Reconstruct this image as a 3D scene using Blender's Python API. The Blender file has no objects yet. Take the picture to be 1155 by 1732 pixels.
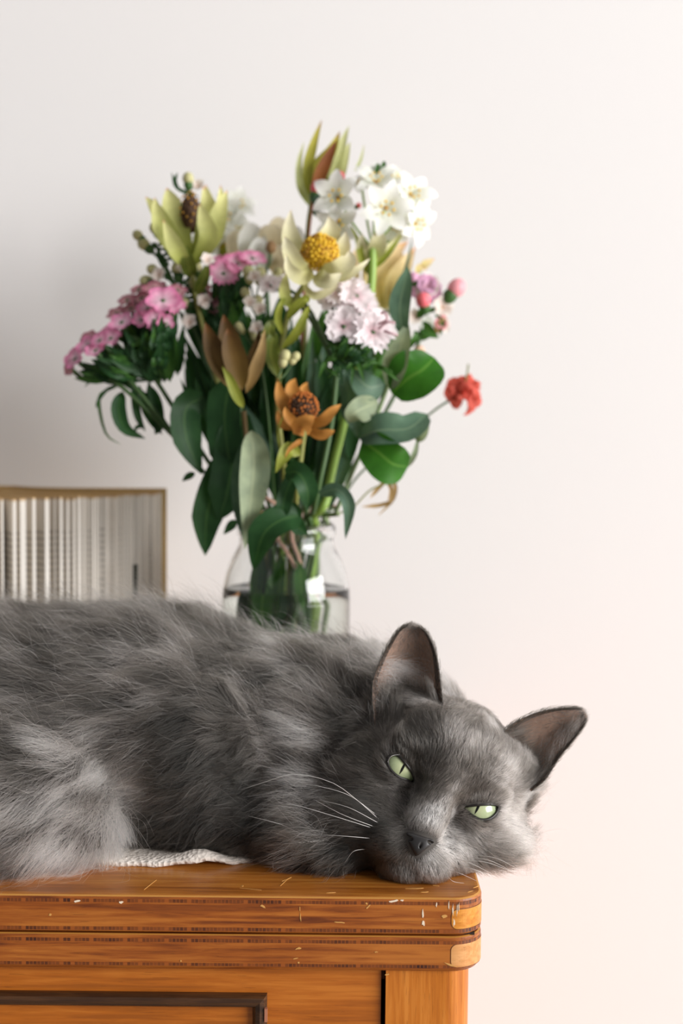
import bpy, math, random
import numpy as np
from mathutils import Vector, Matrix, Quaternion
from mathutils.kdtree import KDTree
from mathutils.bvhtree import BVHTree

# ------------------------------------------------------------------ camera, world, light, exposure
T = 0.80                       # height of the cabinet top above the floor (m)
FPX = 2406.0                   # focal length in pixels of the 1155 x 1732 frame (50 mm)
CAMH, CAMY = 0.231, -0.71      # camera height above the cabinet top, and its distance
PITCH, ROLL = 4.0, 0.55
scene = bpy.context.scene
coll = scene.collection

cam_data = bpy.data.cameras.new('camera')
cam = bpy.data.objects.new('camera', cam_data)
coll.objects.link(cam)
cam_data.sensor_fit = 'VERTICAL'
cam_data.sensor_height = 36.0
cam_data.lens = 36.0 * FPX / 1732.0
cam_data.clip_start = 0.02
CAMR = Matrix.Rotation(math.radians(90 - PITCH), 3, 'X') @ Matrix.Rotation(math.radians(ROLL), 3, 'Z')
CAMP = Vector((0.0, CAMY, T + CAMH))
cam.matrix_world = Matrix.Translation(CAMP) @ CAMR.to_4x4()
cam_data.dof.use_dof = True
cam_data.dof.focus_distance = 0.695
cam_data.dof.aperture_fstop = 5.6
scene.camera = cam

scene.view_settings.view_transform = 'Standard'
scene.view_settings.look = 'None'
scene.view_settings.gamma = 1.0
scene.view_settings.use_curve_mapping = False
scene.view_settings.exposure = 0.05
scene.cycles.max_bounces = 10
scene.cycles.transparent_max_bounces = 12
scene.cycles.transmission_bounces = 10

world = bpy.data.worlds.new('sky'); scene.world = world
world.use_nodes = True
wb = world.node_tree.nodes['Background']
wb.inputs['Color'].default_value = (1.0, 0.98, 0.98, 1)
wb.inputs['Strength'].default_value = 0.25

def area_light(name, loc, target, sx, sy, power, col):
    d = bpy.data.lights.new(name, 'AREA'); d.shape = 'RECTANGLE'
    d.size, d.size_y, d.energy, d.color = sx, sy, power, col
    o = bpy.data.objects.new(name, d); coll.objects.link(o)
    o.location = loc
    o.rotation_euler = (Vector(target) - Vector(loc)).to_track_quat('-Z', 'Y').to_euler()
    return o
# daylight entering by the tall window in the right-hand wall
window_light = area_light('window_daylight', (4.40, -2.45, T + 1.20), (0.0, 0.05, T + 0.10), 3.2, 2.2, 405.0, (1.0, 0.99, 0.985))

def W(px, py, Y):
    """point of the photograph's pixel (px, py) on the upright plane at depth Y"""
    d = CAMR @ Vector(((px - 577.5) / FPX, (866.0 - py) / FPX, -1.0))
    return CAMP + d * ((Y - CAMY) / d.y)
def mpp(Y):
    return (Y - CAMY) / FPX     # metres per pixel at depth Y
def nw(a, **kw):
    return np.array(a, dtype=float)

# ------------------------------------------------------------------ building helpers
ORIGIN = {}
def link(o, parent=None, origin=None):
    coll.objects.link(o)
    if parent is not None:
        o.parent = parent
        ORIGIN[o.name] = ORIGIN[parent.name]
    else:
        ORIGIN[o.name] = np.array(origin if origin is not None else (0, 0, 0), dtype=float)
    return o
def tag(o, label=None, cat=None, group=None, kind=None):
    if label: o['label'] = label
    if cat: o['category'] = cat
    if group: o['group'] = group
    if kind: o['kind'] = kind
    return o
def thing(name, loc, label, cat, group=None):
    o = bpy.data.objects.new(name, None)
    o.empty_display_size = 0.02
    o.location = loc
    link(o, None, tuple(loc))
    return tag(o, label, cat, group)
def mesh(name, verts, faces, mat, parent=None, smooth=True, origin=None, mats=None, midx=None):
    """one mesh object; verts in world coordinates"""
    v = np.array([tuple(p) for p in verts] if not isinstance(verts, np.ndarray) else verts, dtype=float)
    if parent is not None:
        org = ORIGIN[parent.name]
    else:
        org = np.array(origin if origin is not None else (0, 0, 0), dtype=float)
    me = bpy.data.meshes.new(name)
    if isinstance(faces, np.ndarray): faces = faces.tolist()
    me.from_pydata((v - org).tolist(), [], faces)
    for m in (mats or [mat]): me.materials.append(m)
    if midx is not None: me.polygons.foreach_set('material_index', np.asarray(midx, dtype=np.int32))
    if smooth: me.polygons.foreach_set('use_smooth', np.ones(len(me.polygons), dtype=bool))
    me.validate(); me.update()
    o = bpy.data.objects.new(name, me)
    if parent is None:
        o.location = tuple(org)
    return link(o, parent, tuple(org))

class MB:
    """collects verts and faces of one mesh"""
    def __init__(s): s.v = []; s.f = []; s.m = []
    def add(s, v, f, m=0):
        n = len(s.v); s.v += [tuple(p) for p in v]
        s.f += [tuple(i + n for i in q) for q in f]; s.m += [m] * len(f)
    def box(s, x0, x1, y0, y1, z0, z1, m=0):
        v = [(x0,y0,z0),(x1,y0,z0),(x1,y1,z0),(x0,y1,z0),(x0,y0,z1),(x1,y0,z1),(x1,y1,z1),(x0,y1,z1)]
        s.add(v, [(0,3,2,1),(4,5,6,7),(0,1,5,4),(1,2,6,5),(2,3,7,6),(3,0,4,7)], m)
    def build(s, name, mat, parent=None, smooth=False, origin=None, mats=None):
        return mesh(name, s.v, s.f, mat, parent, smooth, origin, mats, s.m if mats else None)

def catmull(pts, n):
    """n points along a smooth curve through pts (k x d)"""
    P = np.array([tuple(p) for p in pts], dtype=float)
    if len(P) == 2:
        t = np.linspace(0, 1, n)[:, None]; return P[0] * (1 - t) + P[1] * t
    Q = np.vstack([2 * P[0] - P[1], P, 2 * P[-1] - P[-2]])
    k = len(P) - 1
    u = np.linspace(0, k, n); i = np.minimum(u.astype(int), k - 1); t = (u - i)[:, None]
    a, b, c, d = Q[i], Q[i + 1], Q[i + 2], Q[i + 3]
    return 0.5 * (2*b + (c - a)*t + (2*a - 5*b + 4*c - d)*t*t + (3*b - a - 3*c + d)*t**3)

def frames(C):
    """tangents and a parallel-transported normal along C"""
    tg = np.gradient(C, axis=0); tg /= np.linalg.norm(tg, axis=1)[:, None] + 1e-12
    n0 = np.cross(tg[0], (0.0, 1.0, 0.0))
    if np.linalg.norm(n0) < 1e-3: n0 = np.cross(tg[0], (1.0, 0, 0))
    N = [n0 / np.linalg.norm(n0)]
    for t in tg[1:]:
        n = N[-1] - t * np.dot(N[-1], t); N.append(n / (np.linalg.norm(n) + 1e-12))
    N = np.array(N); return tg, N, np.cross(tg, N)

def tube_geo(C, R, sides=8, cap=True):
    C = np.asarray(C, dtype=float); n = len(C); R = np.broadcast_to(R, (n,))
    tg, N, B = frames(C)
    a = np.arange(sides) * 2 * math.pi / sides
    V = (C[:, None, :] + R[:, None, None] * (np.cos(a)[None, :, None] * N[:, None, :] + np.sin(a)[None, :, None] * B[:, None, :])).reshape(-1, 3)
    F = [(i*sides + j, i*sides + (j+1) % sides, (i+1)*sides + (j+1) % sides, (i+1)*sides + j) for i in range(n-1) for j in range(sides)]
    if cap: F += [tuple(range(sides))[::-1], tuple((n-1)*sides + j for j in range(sides))]
    return V, F
def lathe_geo(prof, center, sides=48, close=False):
    a = np.arange(sides) * 2 * math.pi / sides
    V = [(center[0] + r*math.cos(t), center[1] + r*math.sin(t), center[2] + z) for r, z in prof for t in a]
    n = len(prof)
    F = [(i*sides + j, i*sides + (j+1) % sides, (i+1)*sides + (j+1) % sides, (i+1)*sides + j) for i in range(n-1) for j in range(sides)]
    if close: F += [((n-1)*sides + j, (n-1)*sides + (j+1) % sides, (j+1) % sides, j) for j in range(sides)]
    return V, F

# ------------------------------------------------------------------ materials
def mat(name, base=(0.5, 0.5, 0.5), rough=0.6, **kw):
    m = bpy.data.materials.new(name); m.use_nodes = True
    b = m.node_tree.nodes['Principled BSDF']
    b.inputs['Base Color'].default_value = (*base, 1); b.inputs['Roughness'].default_value = rough
    for k, v in kw.items():
        b.inputs[k.replace('_', ' ')].default_value = v
    return m
def srgb(r, g, b):
    f = lambda c: (c/255/12.92) if c/255 <= 0.04045 else ((c/255 + 0.055)/1.055)**2.4
    return (f(r), f(g), f(b))
class NT:
    def __init__(s, m): s.t = m.node_tree; s.n = s.t.nodes; s.l = s.t.links; s.b = s.n.get('Principled BSDF')
    def node(s, t, **kw):
        n = s.n.new(t)
        for k, v in kw.items(): setattr(n, k, v)
        return n
    def link(s, a, b): s.l.new(a, b)
    def ramp(s, fac, stops):
        n = s.node('ShaderNodeValToRGB'); e = n.color_ramp.elements
        while len(e) < len(stops): e.new(0.5)
        for el, (p, c) in zip(e, stops): el.position = p; el.color = (*c, 1)
        s.link(fac, n.inputs[0]); return n.outputs[0]
    def math(s, op, a, b=None, clamp=False):
        n = s.node('ShaderNodeMath', operation=op, use_clamp=clamp)
        for i, x in enumerate((a, b)):
            if x is None: continue
            if isinstance(x, (int, float)): n.inputs[i].default_value = x
            else: s.link(x, n.inputs[i])
        return n.outputs[0]
    def mix(s, fac, a, b, mode='MIX'):
        n = s.node('ShaderNodeMix', data_type='RGBA', blend_type=mode)
        for i, x in ((0, fac), (6, a), (7, b)):
            if isinstance(x, (int, float)): n.inputs[i].default_value = x
            elif isinstance(x, tuple): n.inputs[i].default_value = (*x, 1)
            else: s.link(x, n.inputs[i])
        return n.outputs[2]
    def noise(s, vec, scale, detail=4, rough=0.55, dist=0.0):
        n = s.node('ShaderNodeTexNoise'); n.inputs['Scale'].default_value = scale
        n.inputs['Detail'].default_value = detail; n.inputs['Roughness'].default_value = rough
        n.inputs['Distortion'].default_value = dist
        if vec is not None: s.link(vec, n.inputs['Vector'])
        return n.outputs['Fac']
    def mapping(s, vec, scale=(1, 1, 1), loc=(0, 0, 0), rot=(0, 0, 0)):
        n = s.node('ShaderNodeMapping'); n.inputs['Scale'].default_value = scale
        n.inputs['Location'].default_value = loc; n.inputs['Rotation'].default_value = rot
        s.link(vec, n.inputs['Vector']); return n.outputs[0]
    def bump(s, h, strength=0.3, dist=0.001):
        n = s.node('ShaderNodeBump'); n.inputs['Strength'].default_value = strength; n.inputs['Distance'].default_value = dist
        s.link(h, n.inputs['Height']); s.link(n.outputs[0], s.b.inputs['Normal'])

# ------------------------------------------------------------------ the room
WALLY = 0.38
def plaster(name, base):
    m = mat(name, base, 0.9); t = NT(m); c = t.node('ShaderNodeTexCoord').outputs['Object']
    n1 = t.noise(c, 3.0, 3); n2 = t.noise(c, 260.0, 3)
    t.link(t.mix(t.math('MULTIPLY', n1, 0.25), base, tuple(x * 0.94 for x in base)), t.b.inputs['Base Color'])
    t.bump(n2, 0.12, 0.0006); return m
M_wall = plaster('wall_paint', (0.848, 0.830, 0.824))
M_ceil = plaster('ceiling_paint', (0.85, 0.84, 0.82))
m = MB(); m.box(-2.2, 4.61, WALLY, WALLY + 0.06, 0, 3.5)
tag(m.build('wall_back', M_wall), kind='structure')
WY0, WY1, WZ0, WZ1 = -4.05, -0.75, T - 0.05, T + 2.45            # window opening in the right wall
m = MB(); m.box(4.55, 4.61, -4.5, WY0, 0, 3.5); m.box(4.55, 4.61, WY1, WALLY, 0, 3.5); m.box(4.55, 4.61, WY0, WY1, 0, WZ0); m.box(4.55, 4.61, WY0, WY1, WZ1, 3.5)
tag(m.build('wall_right', M_wall), kind='structure')
M_white = mat('window_paint', (0.85, 0.85, 0.83), 0.4)
m = MB()
for y0, y1, z0, z1 in ((WY0, WY0+.05, WZ0, WZ1), (WY1-.05, WY1, WZ0, WZ1), (WY0, WY1, WZ0, WZ0+.05), (WY0, WY1, WZ1-.05, WZ1)):
    m.box(4.55, 4.60, y0, y1, z0, z1)
tag(m.build('window_1', M_white), kind='structure')
mf = mat('floor_boards', (0.30, 0.17, 0.08), 0.5); t = NT(mf); c = t.node('ShaderNodeTexCoord').outputs['Object']
t.link(t.ramp(t.noise(t.mapping(c, (1.5, 22, 1)), 2.0, 5), [(0.3, (0.30, 0.25, 0.20)), (0.7, (0.42, 0.36, 0.30))]), t.b.inputs['Base Color'])
m = MB(); m.box(-2.2, 4.61, -4.5, WALLY + 0.06, -0.05, 0.0)
tag(m.build('floor', mf), kind='structure')

# ------------------------------------------------------------------ the cabinet
XR, XL, YF, YB = 0.0700, -0.78, -0.045, 0.372
def wood(name, c0, c1, c2, axis='x', rough=0.33, streak=1.0):
    m = mat(name, c1, rough); t = NT(m); c = t.node('ShaderNodeTexCoord').outputs['Object']
    sc = (3.0, 60, 60) if axis == 'x' else (60, 60, 3.0)
    fine = t.noise(t.mapping(c, tuple(s * 4 for s in sc)), 1.6, 5, 0.6, 0.3)
    broad = t.noise(t.mapping(c, sc), 1.1, 4, 0.5, 0.6)
    patch = t.noise(c, 14.0, 3)
    k = t.math('ADD', t.math('MULTIPLY', fine, 0.66), t.math('ADD', t.math('MULTIPLY', broad, 0.24), t.math('MULTIPLY', patch, 0.25)))
    col = t.ramp(k, [(0.45, c0), (0.565, c1), (0.69, c2)])
    pores = t.noise(t.mapping(c, tuple(s * 14 for s in sc)), 1.5, 2)
    col = t.mix(t.math('MULTIPLY', t.math('GREATER_THAN', pores, 0.66), 0.35), col, tuple(x * 0.45 for x in c0))
    t.link(col, t.b.inputs['Base Color'])
    t.link(t.math('ADD', t.math('MULTIPLY', patch, 0.22), rough - 0.1), t.b.inputs['Roughness'])
    t.bump(fine, 0.10, 0.0004)
    return m
M_top  = wood('veneer_top',  srgb(140, 78, 24), srgb(170, 100, 34), srgb(190, 124, 52), 'x', 0.30)
M_band = wood('veneer_band', srgb(100, 46, 16), srgb(148, 78, 24), srgb(178, 106, 40), 'x', 0.38)
M_door = wood('veneer_door', srgb(150, 80, 18), srgb(172, 94, 22), srgb(190, 112, 36), 'x', 0.40)
M_post = wood('veneer_post', srgb(168, 92, 22), srgb(188, 108, 28), srgb(204, 126, 46), 'z', 0.38)
M_patch1 = wood('veneer_patch', srgb(176, 104, 26), srgb(198, 124, 38), srgb(214, 146, 60), 'x', 0.35)
M_patch2 = wood('veneer_patch_pale', srgb(184, 122, 62), srgb(200, 138, 78), srgb(214, 156, 98), 'x', 0.45)
M_mould = wood('dark_moulding', srgb(44, 26, 14), srgb(62, 38, 20), srgb(88, 56, 30), 'x', 0.35)
M_edge = mat('worn_edge', srgb(190, 132, 58), 0.45)
M_chip = mat('bare_chip', srgb(232, 214, 190), 0.8)
M_scr = mat('pale_scratch', srgb(204, 152, 82), 0.6)
# the dashed inlay line: dark and light veneer blocks
M_inlay = mat('inlay_blocks', (0.1, 0.05, 0.02), 0.45); t = NT(M_inlay)
c = t.node('ShaderNodeTexCoord').outputs['UV']
sx = t.node('ShaderNodeSeparateXYZ'); t.link(c, sx.inputs[0])
u = t.math('MULTIPLY', sx.outputs[0], 1 / 0.0018)
wob = t.node('ShaderNodeTexWhiteNoise', noise_dimensions='1D'); t.link(t.math('FLOOR', u), wob.inputs['W'])
fr = t.math('FRACT', u)
dash = t.math('MULTIPLY', t.math('GREATER_THAN', fr, 0.16), t.math('GREATER_THAN', wob.outputs['Value'], 0.10))
wear = t.noise(t.node('ShaderNodeTexCoord').outputs['Object'], 55.0, 2)
dash = t.math('MULTIPLY', dash, t.math('ADD', t.math('MULTIPLY', wob.outputs['Value'], 0.35), t.math('MULTIPLY', t.math('SUBTRACT', wear, 0.25), 1.5, True), True))
t.link(t.mix(dash, srgb(146, 76, 24), srgb(56, 22, 12)), t.b.inputs['Base Color'])

cabinet = thing('cabinet', (-0.355, 0.17, 0.0), 'orange-brown veneered wooden cabinet with rounded corners and dark door moulding', 'cabinet')
RC = 0.015
def ring(inset, nz=14):
    """plan outline of the top with rounded corners, inset inwards; starts at back left, goes along the front"""
    r = max(RC - inset, 0.0005); x0, x1, y0, y1 = XL + inset, XR - inset, YF + inset, YB - inset
    pts = [(x0, y1)]
    for k in range(nz + 1):
        a = math.pi + k / nz * math.pi / 2
        pts.append((x0 + r + r*math.cos(a), y0 + r + r*math.sin(a)))
    for k in range(nz + 1):
        a = 1.5*math.pi + k / nz * math.pi / 2
        pts.append((x1 - r + r*math.cos(a), y0 + r + r*math.sin(a)))
    pts.append((x1, y1))
    return pts
def slab(name, levels, mats, midx, parent):
    """levels: (z, inset) from the bottom up"""
    rings = [ring(i) for z, i in levels]; n = len(rings[0]); V = []; F = []; Mi = []
    for (z, i), rg in zip(levels, rings): V += [(x, y, T + z) for x, y in rg]
    for k in range(len(levels) - 1):
        for j in range(n):
            F.append((k*n + j, k*n + (j+1) % n, (k+1)*n + (j+1) % n, (k+1)*n + j)); Mi.append(midx[k])
    F.append(tuple(range(n))[::-1]); Mi.append(midx[0])
    F.append(tuple((len(levels)-1)*n + j for j in range(n))); Mi.append(midx[-1])
    o = mesh(name, V, F, None, parent, False, None, mats, Mi)
    return o
slab1 = slab('top_board', [(-0.0180, 0.0010), (-0.0174, 0.0002), (-0.0168, 0.0), (-0.0016, 0.0), (-0.0008, 0.0004), (-0.0002, 0.0013), (0.0, 0.0026), (0.0, 0.0060)],
             [M_band, M_edge, M_top], [0, 0, 0, 0, 1, 2, 2, 2], cabinet)
slab2 = slab('under_board', [(-0.0374, 0.0060), (-0.0372, 0.0040), (-0.0362, 0.0018), (-0.0346, 0.0004), (-0.0330, 0.0), (-0.0200, 0.0), (-0.0194, 0.0004), (-0.0190, 0.0012), (-0.0190, 0.0045)],
             [M_band, M_edge, M_top], [0, 0, 0, 0, 0, 0, 1, 0, 0], cabinet)
m = MB(); m.box(XL + 0.004, XR - 0.004, YF + 0.004, YB - 0.004, T - 0.0192, T - 0.0179)
m.build('groove_filler', mat('groove_dark', srgb(40, 22, 8), 0.7), cabinet)
def wrap_strip(name, z0, z1, proud, material, x_from, x_to, parent, thickness=True):
    """a thin strip that follows the front face and the rounded right corner, between two arc lengths measured from the right end of the flat front"""
    # arc-length parameter s : s<0 on the flat front, s>=0 round the corner, then along the side
    def at(s, off):
        cx, cy = XR - RC, YF + RC; r = RC + off
        if s <= 0: return (cx + s, YF - off)
        a = s / RC
        if a <= math.pi/2: return (cx + r*math.sin(a), cy - r*math.cos(a))
        return (XR + off, cy + (s - RC*math.pi/2))
    L = x_to - x_from
    ss = np.unique(np.concatenate([np.linspace(x_from, min(0, x_to), max(2, int((min(0, x_to) - x_from)/0.02) + 2)) if x_from < 0 else np.array([x_from]),
                                   np.linspace(max(0, x_from), x_to, 14) if x_to > 0 else np.array([x_to])]))
    V = []; F = []; UV = []
    for s in ss:
        a = at(s, proud); b = at(s, -0.0004)
        V += [(a[0], a[1], T+z0), (a[0], a[1], T+z1), (b[0], b[1], T+z1), (b[0], b[1], T+z0)]
    for i in range(len(ss) - 1):
        k = 4*i
        for j in range(4): F.append((k+j, k+4+j, k+4+(j+1) % 4, k+(j+1) % 4))
    F += [(0, 1, 2, 3), tuple(len(V)-4+j for j in (3, 2, 1, 0))]
    o = mesh(name, V, [f[::-1] for f in F], material, parent, False)
    uv = o.data.uv_layers.new(name='UVMap')
    for lp in o.data.loops: uv.data[lp.index].uv = (ss[lp.vertex_index // 4] - x_from, 0.5)
    return o
FL = -(XR - XL - 2*RC)
for b, z0, z1 in ((slab1, -0.0034, -0.0018), (slab1, -0.0170, -0.0154), (slab2, -0.0226, -0.0210), (slab2, -0.0342, -0.0328)):
    wrap_strip('inlay_line', z0, z1, 0.00012, M_inlay, FL, RC * 1.2, b)
def patch(z0, z1, material, parent):
    """rounded-rectangle veneer patch let into the corner"""
    V = []; F = []; n = 20; s0, s1 = -0.0005, RC*math.pi/2 + 0.012
    for off, grow in ((0.00025, 0.0), (0.00014, 0.0004)):
        pass
    def at(s, off):
        cx, cy = XR - RC, YF + RC; r = RC + off; a = max(0, s) / RC
        if s <= 0: return (cx + s, YF - off)
        if a <= math.pi/2: return (cx + r*math.sin(a), cy - r*math.cos(a))
        return (XR + off, cy + (s - RC*math.pi/2))
    def make(name, off, grow, mt):
        V = []; F = []
        ss = s0 - grow + (s1 - s0 + 2*grow) * (0.5 - 0.5*np.cos(np.linspace(0, math.pi, 36)))
        rr = 0.0030 + grow
        for s in ss:
            e = min(s - (s0 - grow), (s1 + grow) - s); ins = rr - math.sqrt(max(0, rr*rr - max(0, rr - e)**2)) if e < rr else 0
            a = at(s, off); b = at(s, -0.0003)
            V += [(a[0], a[1], T+z0-grow+ins), (a[0], a[1], T+z1+grow-ins), (b[0], b[1], T+z1+grow-ins), (b[0], b[1], T+z0-grow+ins)]
        for i in range(len(ss)-1):
            k = 4*i
            for j in range(4): F.append((k+j, k+(j+1) % 4, k+4+(j+1) % 4, k+4+j))
        return mesh(name, V, F, mt, parent, False)
    make('patch_outline', 0.00010, 0.0003, mat('patch_joint', srgb(92, 50, 16), 0.6))
    make('corner_patch', 0.00020, 0.0, material)
patch(-0.0150, -0.0055, M_patch1, slab1)
patch(-0.0338, -0.0226, M_patch2, slab2)

# carcass below the boards
CI = 0.0055
x_r, y_f = XR - CI, YF + 0.0050
Zb = 0.0
def post(name, x0, x1, round_right):
    r = 0.012; n = 12; P = []
    if round_right:
        P = [(x0, y_f)] + [(x1 - r + r*math.sin(k/n*math.pi/2), y_f + r - r*math.cos(k/n*math.pi/2)) for k in range(n+1)] + [(x1, y_f + 0.05), (x0, y_f + 0.05)]
    else:
        P = [(x0 + r - r*math.cos(k/n*math.pi/2), y_f + r - r*math.sin(k/n*math.pi/2)) for k in range(n+1)] + [(x1, y_f), (x1, y_f + 0.05), (x0, y_f + 0.05)]
    k = len(P); V = [(x, y, 0.0) for x, y in P] + [(x, y, T - 0.0374) for x, y in P]
    F = [(i, (i+1) % k, k + (i+1) % k, k + i) for i in range(k)] + [tuple(range(k))[::-1], tuple(range(k, 2*k))]
    return mesh(name, V, F, M_post, cabinet, False)
xp = 0.0236
post('corner_post', xp, x_r, True)
post('corner_post', XL + CI, XL + CI + (x_r - xp), False)
m = MB(); m.box(x_r - 0.016, x_r, y_f + 0.05, YB - 0.004, 0.06, T - 0.0374); m.build('side_panel', M_door, cabinet)
m = MB(); m.box(XL + CI, XL + CI + 0.016, y_f + 0.05, YB - 0.004, 0.06, T - 0.0374); m.build('side_panel', M_door, cabinet)
m = MB(); m.box(XL + CI + 0.016, x_r - 0.016, YB - 0.016, YB - 0.006, 0.06, T - 0.0374); m.build('back_panel', M_door, cabinet)
m = MB(); m.box(XL + CI + (x_r - xp), xp, y_f + 0.006, YB - 0.016, 0.05, 0.10); m.build('plinth', M_band, cabinet)
m = MB(); m.box(XL + CI + (x_r - xp), xp, y_f + 0.020, YB - 0.016, T - 0.050, T - 0.0374); m.build('top_rail', M_band, cabinet)
xl0 = XL + CI + (x_r - xp) + 0.0015; xmid = (xl0 + xp - 0.0022) / 2
def door(x0, x1, knob_x):
    yd = y_f + 0.0028; z0, z1 = 0.105, T - 0.0376
    m = MB(); m.box(x0, x1, yd, yd + 0.018, z0, z1); d = m.build('door', M_door, cabinet)
    stile = 0.0570; zt = T - 0.0503
    xa, xb, za, zb = x0 + stile, x1 - stile, z0 + 0.06, zt
    if x1 == xp - 0.0022: xb = W(452, 1706, yd).x
    prof = [(0.0, 0.0005), (0.0002, -0.0022), (0.0014, -0.0040), (0.0034, -0.0046), (0.0056, -0.0036), (0.0068, -0.0016), (0.0072, 0.0005)]
    corners = [((xa, za), (1, 1)), ((xb, za), (-1, 1)), ((xb, zb), (-1, -1)), ((xa, zb), (1, -1))]
    V = []; F = []; k = len(prof)
    for (cx, cz), (dx, dz) in corners:
        V += [(cx + dx*o, yd + h, cz + dz*o) for o, h in prof]
    for c_ in range(4):
        for j in range(k - 1):
            a, b = c_*k + j, ((c_+1) % 4)*k + j
            F.append((a, a+1, b+1, b))
    mesh('moulding', V, F, M_mould, d, False)
    kx = knob_x; V, F = lathe_geo([(0.0, 0.022), (0.008, 0.0215), (0.012, 0.018), (0.012, 0.013), (0.006, 0.007), (0.005, 0.0), (0.007, -0.001)], (0, 0, 0), 20)
    V = [(kx + v[0], yd - v[2], 0.45 + v[1]) for v in V]
    mesh('knob', V, F, M_mould, d)
    return d
d2 = door(xmid + 0.001, xp - 0.0022, xmid + 0.03)
d1 = door(xl0, xmid - 0.001, xmid - 0.03)
# worn joint corner of the moulding
p = W(449, 1716, YF + 0.0035)
m = MB(); m.box(p.x - 0.0005, p.x + 0.0009, YF + 0.0028, YF + 0.0050, p.z - 0.0035, p.z + 0.0030); m.build('worn_spot', mat('worn_moulding', srgb(168, 110, 84), 0.5), d2)

# chips and scratches with shapes of their own, thin flakes on the boards
def flake(px, py, w, h, ang, material, parent, face='front', seed=0):
    rnd = random.Random(seed); n = 9
    if face == 'front':
        c0 = W(px, py, YF); s = mpp(YF)
        if py > 1510 and py < 1524: c0 = W(px, 1523, YF)
        P = []
        for k in range(n):
            a = 2*math.pi*k/n; r = rnd.uniform(0.35, 1.0)
            x, z = w/2*math.cos(a)*r, h/2*math.sin(a)*r
            P.append((c0.x + (x*math.cos(ang) - z*math.sin(ang))*s, c0.z + (x*math.sin(ang) + z*math.cos(ang))*s))
        V = [(x, YF - 0.00022, z) for x, z in P] + [(x, YF + 0.0002, z) for x, z in P]
    else:
        d = CAMR @ Vector(((px - 577.5)/FPX, (866.0 - py)/FPX, -1.0)); tt = (T - CAMP.z)/d.z; c0 = CAMP + d*tt; s = mpp(c0.y)
        P = []
        for k in range(n):
            a = 2*math.pi*k/n; r = rnd.uniform(0.3, 0.9)
            x, y = w/2*math.cos(a)*r, h/2*math.sin(a)*r
            P.append((c0.x + (x*math.cos(ang) - y*math.sin(ang))*s, c0.y + (x*math.sin(ang) + y*math.cos(ang))*s*2.6))
        V = [(x, y, T + 0.00018) for x, y in P] + [(x, y, T - 0.0002) for x, y in P]
    F = [tuple(range(n))[::-1] if face == 'front' else tuple(range(n)), tuple(range(n, 2*n)) if face == 'front' else tuple(range(n, 2*n))[::-1]] + [(k, (k+1) % n, n+(k+1) % n, n+k) for k in range(n)]
    mesh('worn_chip', V, F, material, parent, False)
for i, a in enumerate([(130, 1524, 15, 6, 0.1), (205, 1526, 12, 6, -.2), (665, 1524, 18, 6, .15), (680, 1522, 10, 4, .1),
    (715, 1543, 5, 22, .05), (716, 1562, 6, 12, 0), (738, 1530, 3, 12, 0), (766, 1540, 4, 34, .03), (773, 1538, 2.5, 30, 0), (768, 1560, 5, 20, .05), (776, 1534, 2, 24, 0), (759, 1532, 2.5, 20, 0),
    (508, 1551, 3, 20, .1), (507, 1538, 2.5, 12, 0)]):
    flake(*a, M_chip if i not in (12, 13) else M_scr, slab1, 'front', i)
for i, a in enumerate([(622, 1534, 16, 4, .9), (620, 1528, 8, 6, .4), (445, 1533, 14, 6, -.3), (575, 1560, 24, 3, -.1), (752, 1550, 14, 7, .1), (85, 1547, 6, 5, 0)]):
    flake(*a, M_scr, slab1, 'front', 30 + i)
for i, a in enumerate([(505, 1604, 14, 6, .2), (306, 1625, 4, 4, 0), (636, 1610, 7, 3, .1), (505, 1628, 4, 4, 0), (762, 1632, 26, 5, -.3), (655, 1648, 10, 4, .3), (500, 1621, 10, 3, .2)]):
    flake(*a, M_scr, slab2, 'front', 50 + i)
for i, a in enumerate([(480, 1493, 30, 1.2, .9), (486, 1487, 26, 1.2, .5), (255, 1496, 36, 1.2, .95), (424, 1504, 60, 0.8, -.1), (702, 1503, 40, 2.5, .05), (718, 1509, 26, 1.8, .08), (735, 1498, 20, 1.6, -.1), (795, 1508, 20, 2, .3), (805, 1500, 18, 1.5, .4), (410, 1499, 7, 3, .3), (560, 1510, 26, 1.5, .1)]):
    flake(*a, M_scr, slab1, 'top', 80 + i)

# ------------------------------------------------------------------ the cat : body as one continuous surface
H0 = W(744, 1336, -0.004)                                   # midway between the eyes
cam_r, cam_u = CAMR @ Vector((1, 0, 0)), CAMR @ Vector((0, 1, 0))
hw = (CAMP - H0).normalized()
hr = (cam_r - hw * cam_r.dot(hw)).normalized(); hu_ = hw.cross(hr)
ra = math.radians(27.5)
HU = hr * math.cos(ra) - hu_ * math.sin(ra)
HV = hr * math.sin(ra) + hu_ * math.cos(ra)
ya = math.radians(6.0)
HW = (hw * math.cos(ya) + HU * math.sin(ya)).normalized()
HU = (HU * math.cos(ya) - hw * math.sin(ya)).normalized()
HM = np.array([HU, HV, HW])                                 # rows: local axes
H0n = np.array(H0)
def HG(u, v, w):                                            # head-local mm -> world m
    return H0n + (u * HM[0] + v * HM[1] + w * HM[2]) * 0.001
def HLoc(P):                                                # world m -> head-local mm
    return (np.asarray(P) - H0n) @ HM.T * 1000.0
def HP(px, py, w):                                          # pixel -> head-local (u, v) at local depth w (mm)
    d = CAMR @ Vector(((px - 577.5)/FPX, (866.0 - py)/FPX, -1.0))
    o = HLoc(np.array(CAMP)[None])[0]; dl = np.array(d) @ HM.T * 1000.0
    t = (w - o[2]) / dl[2]; q = o + dl * t
    return q[0], q[1]

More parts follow.
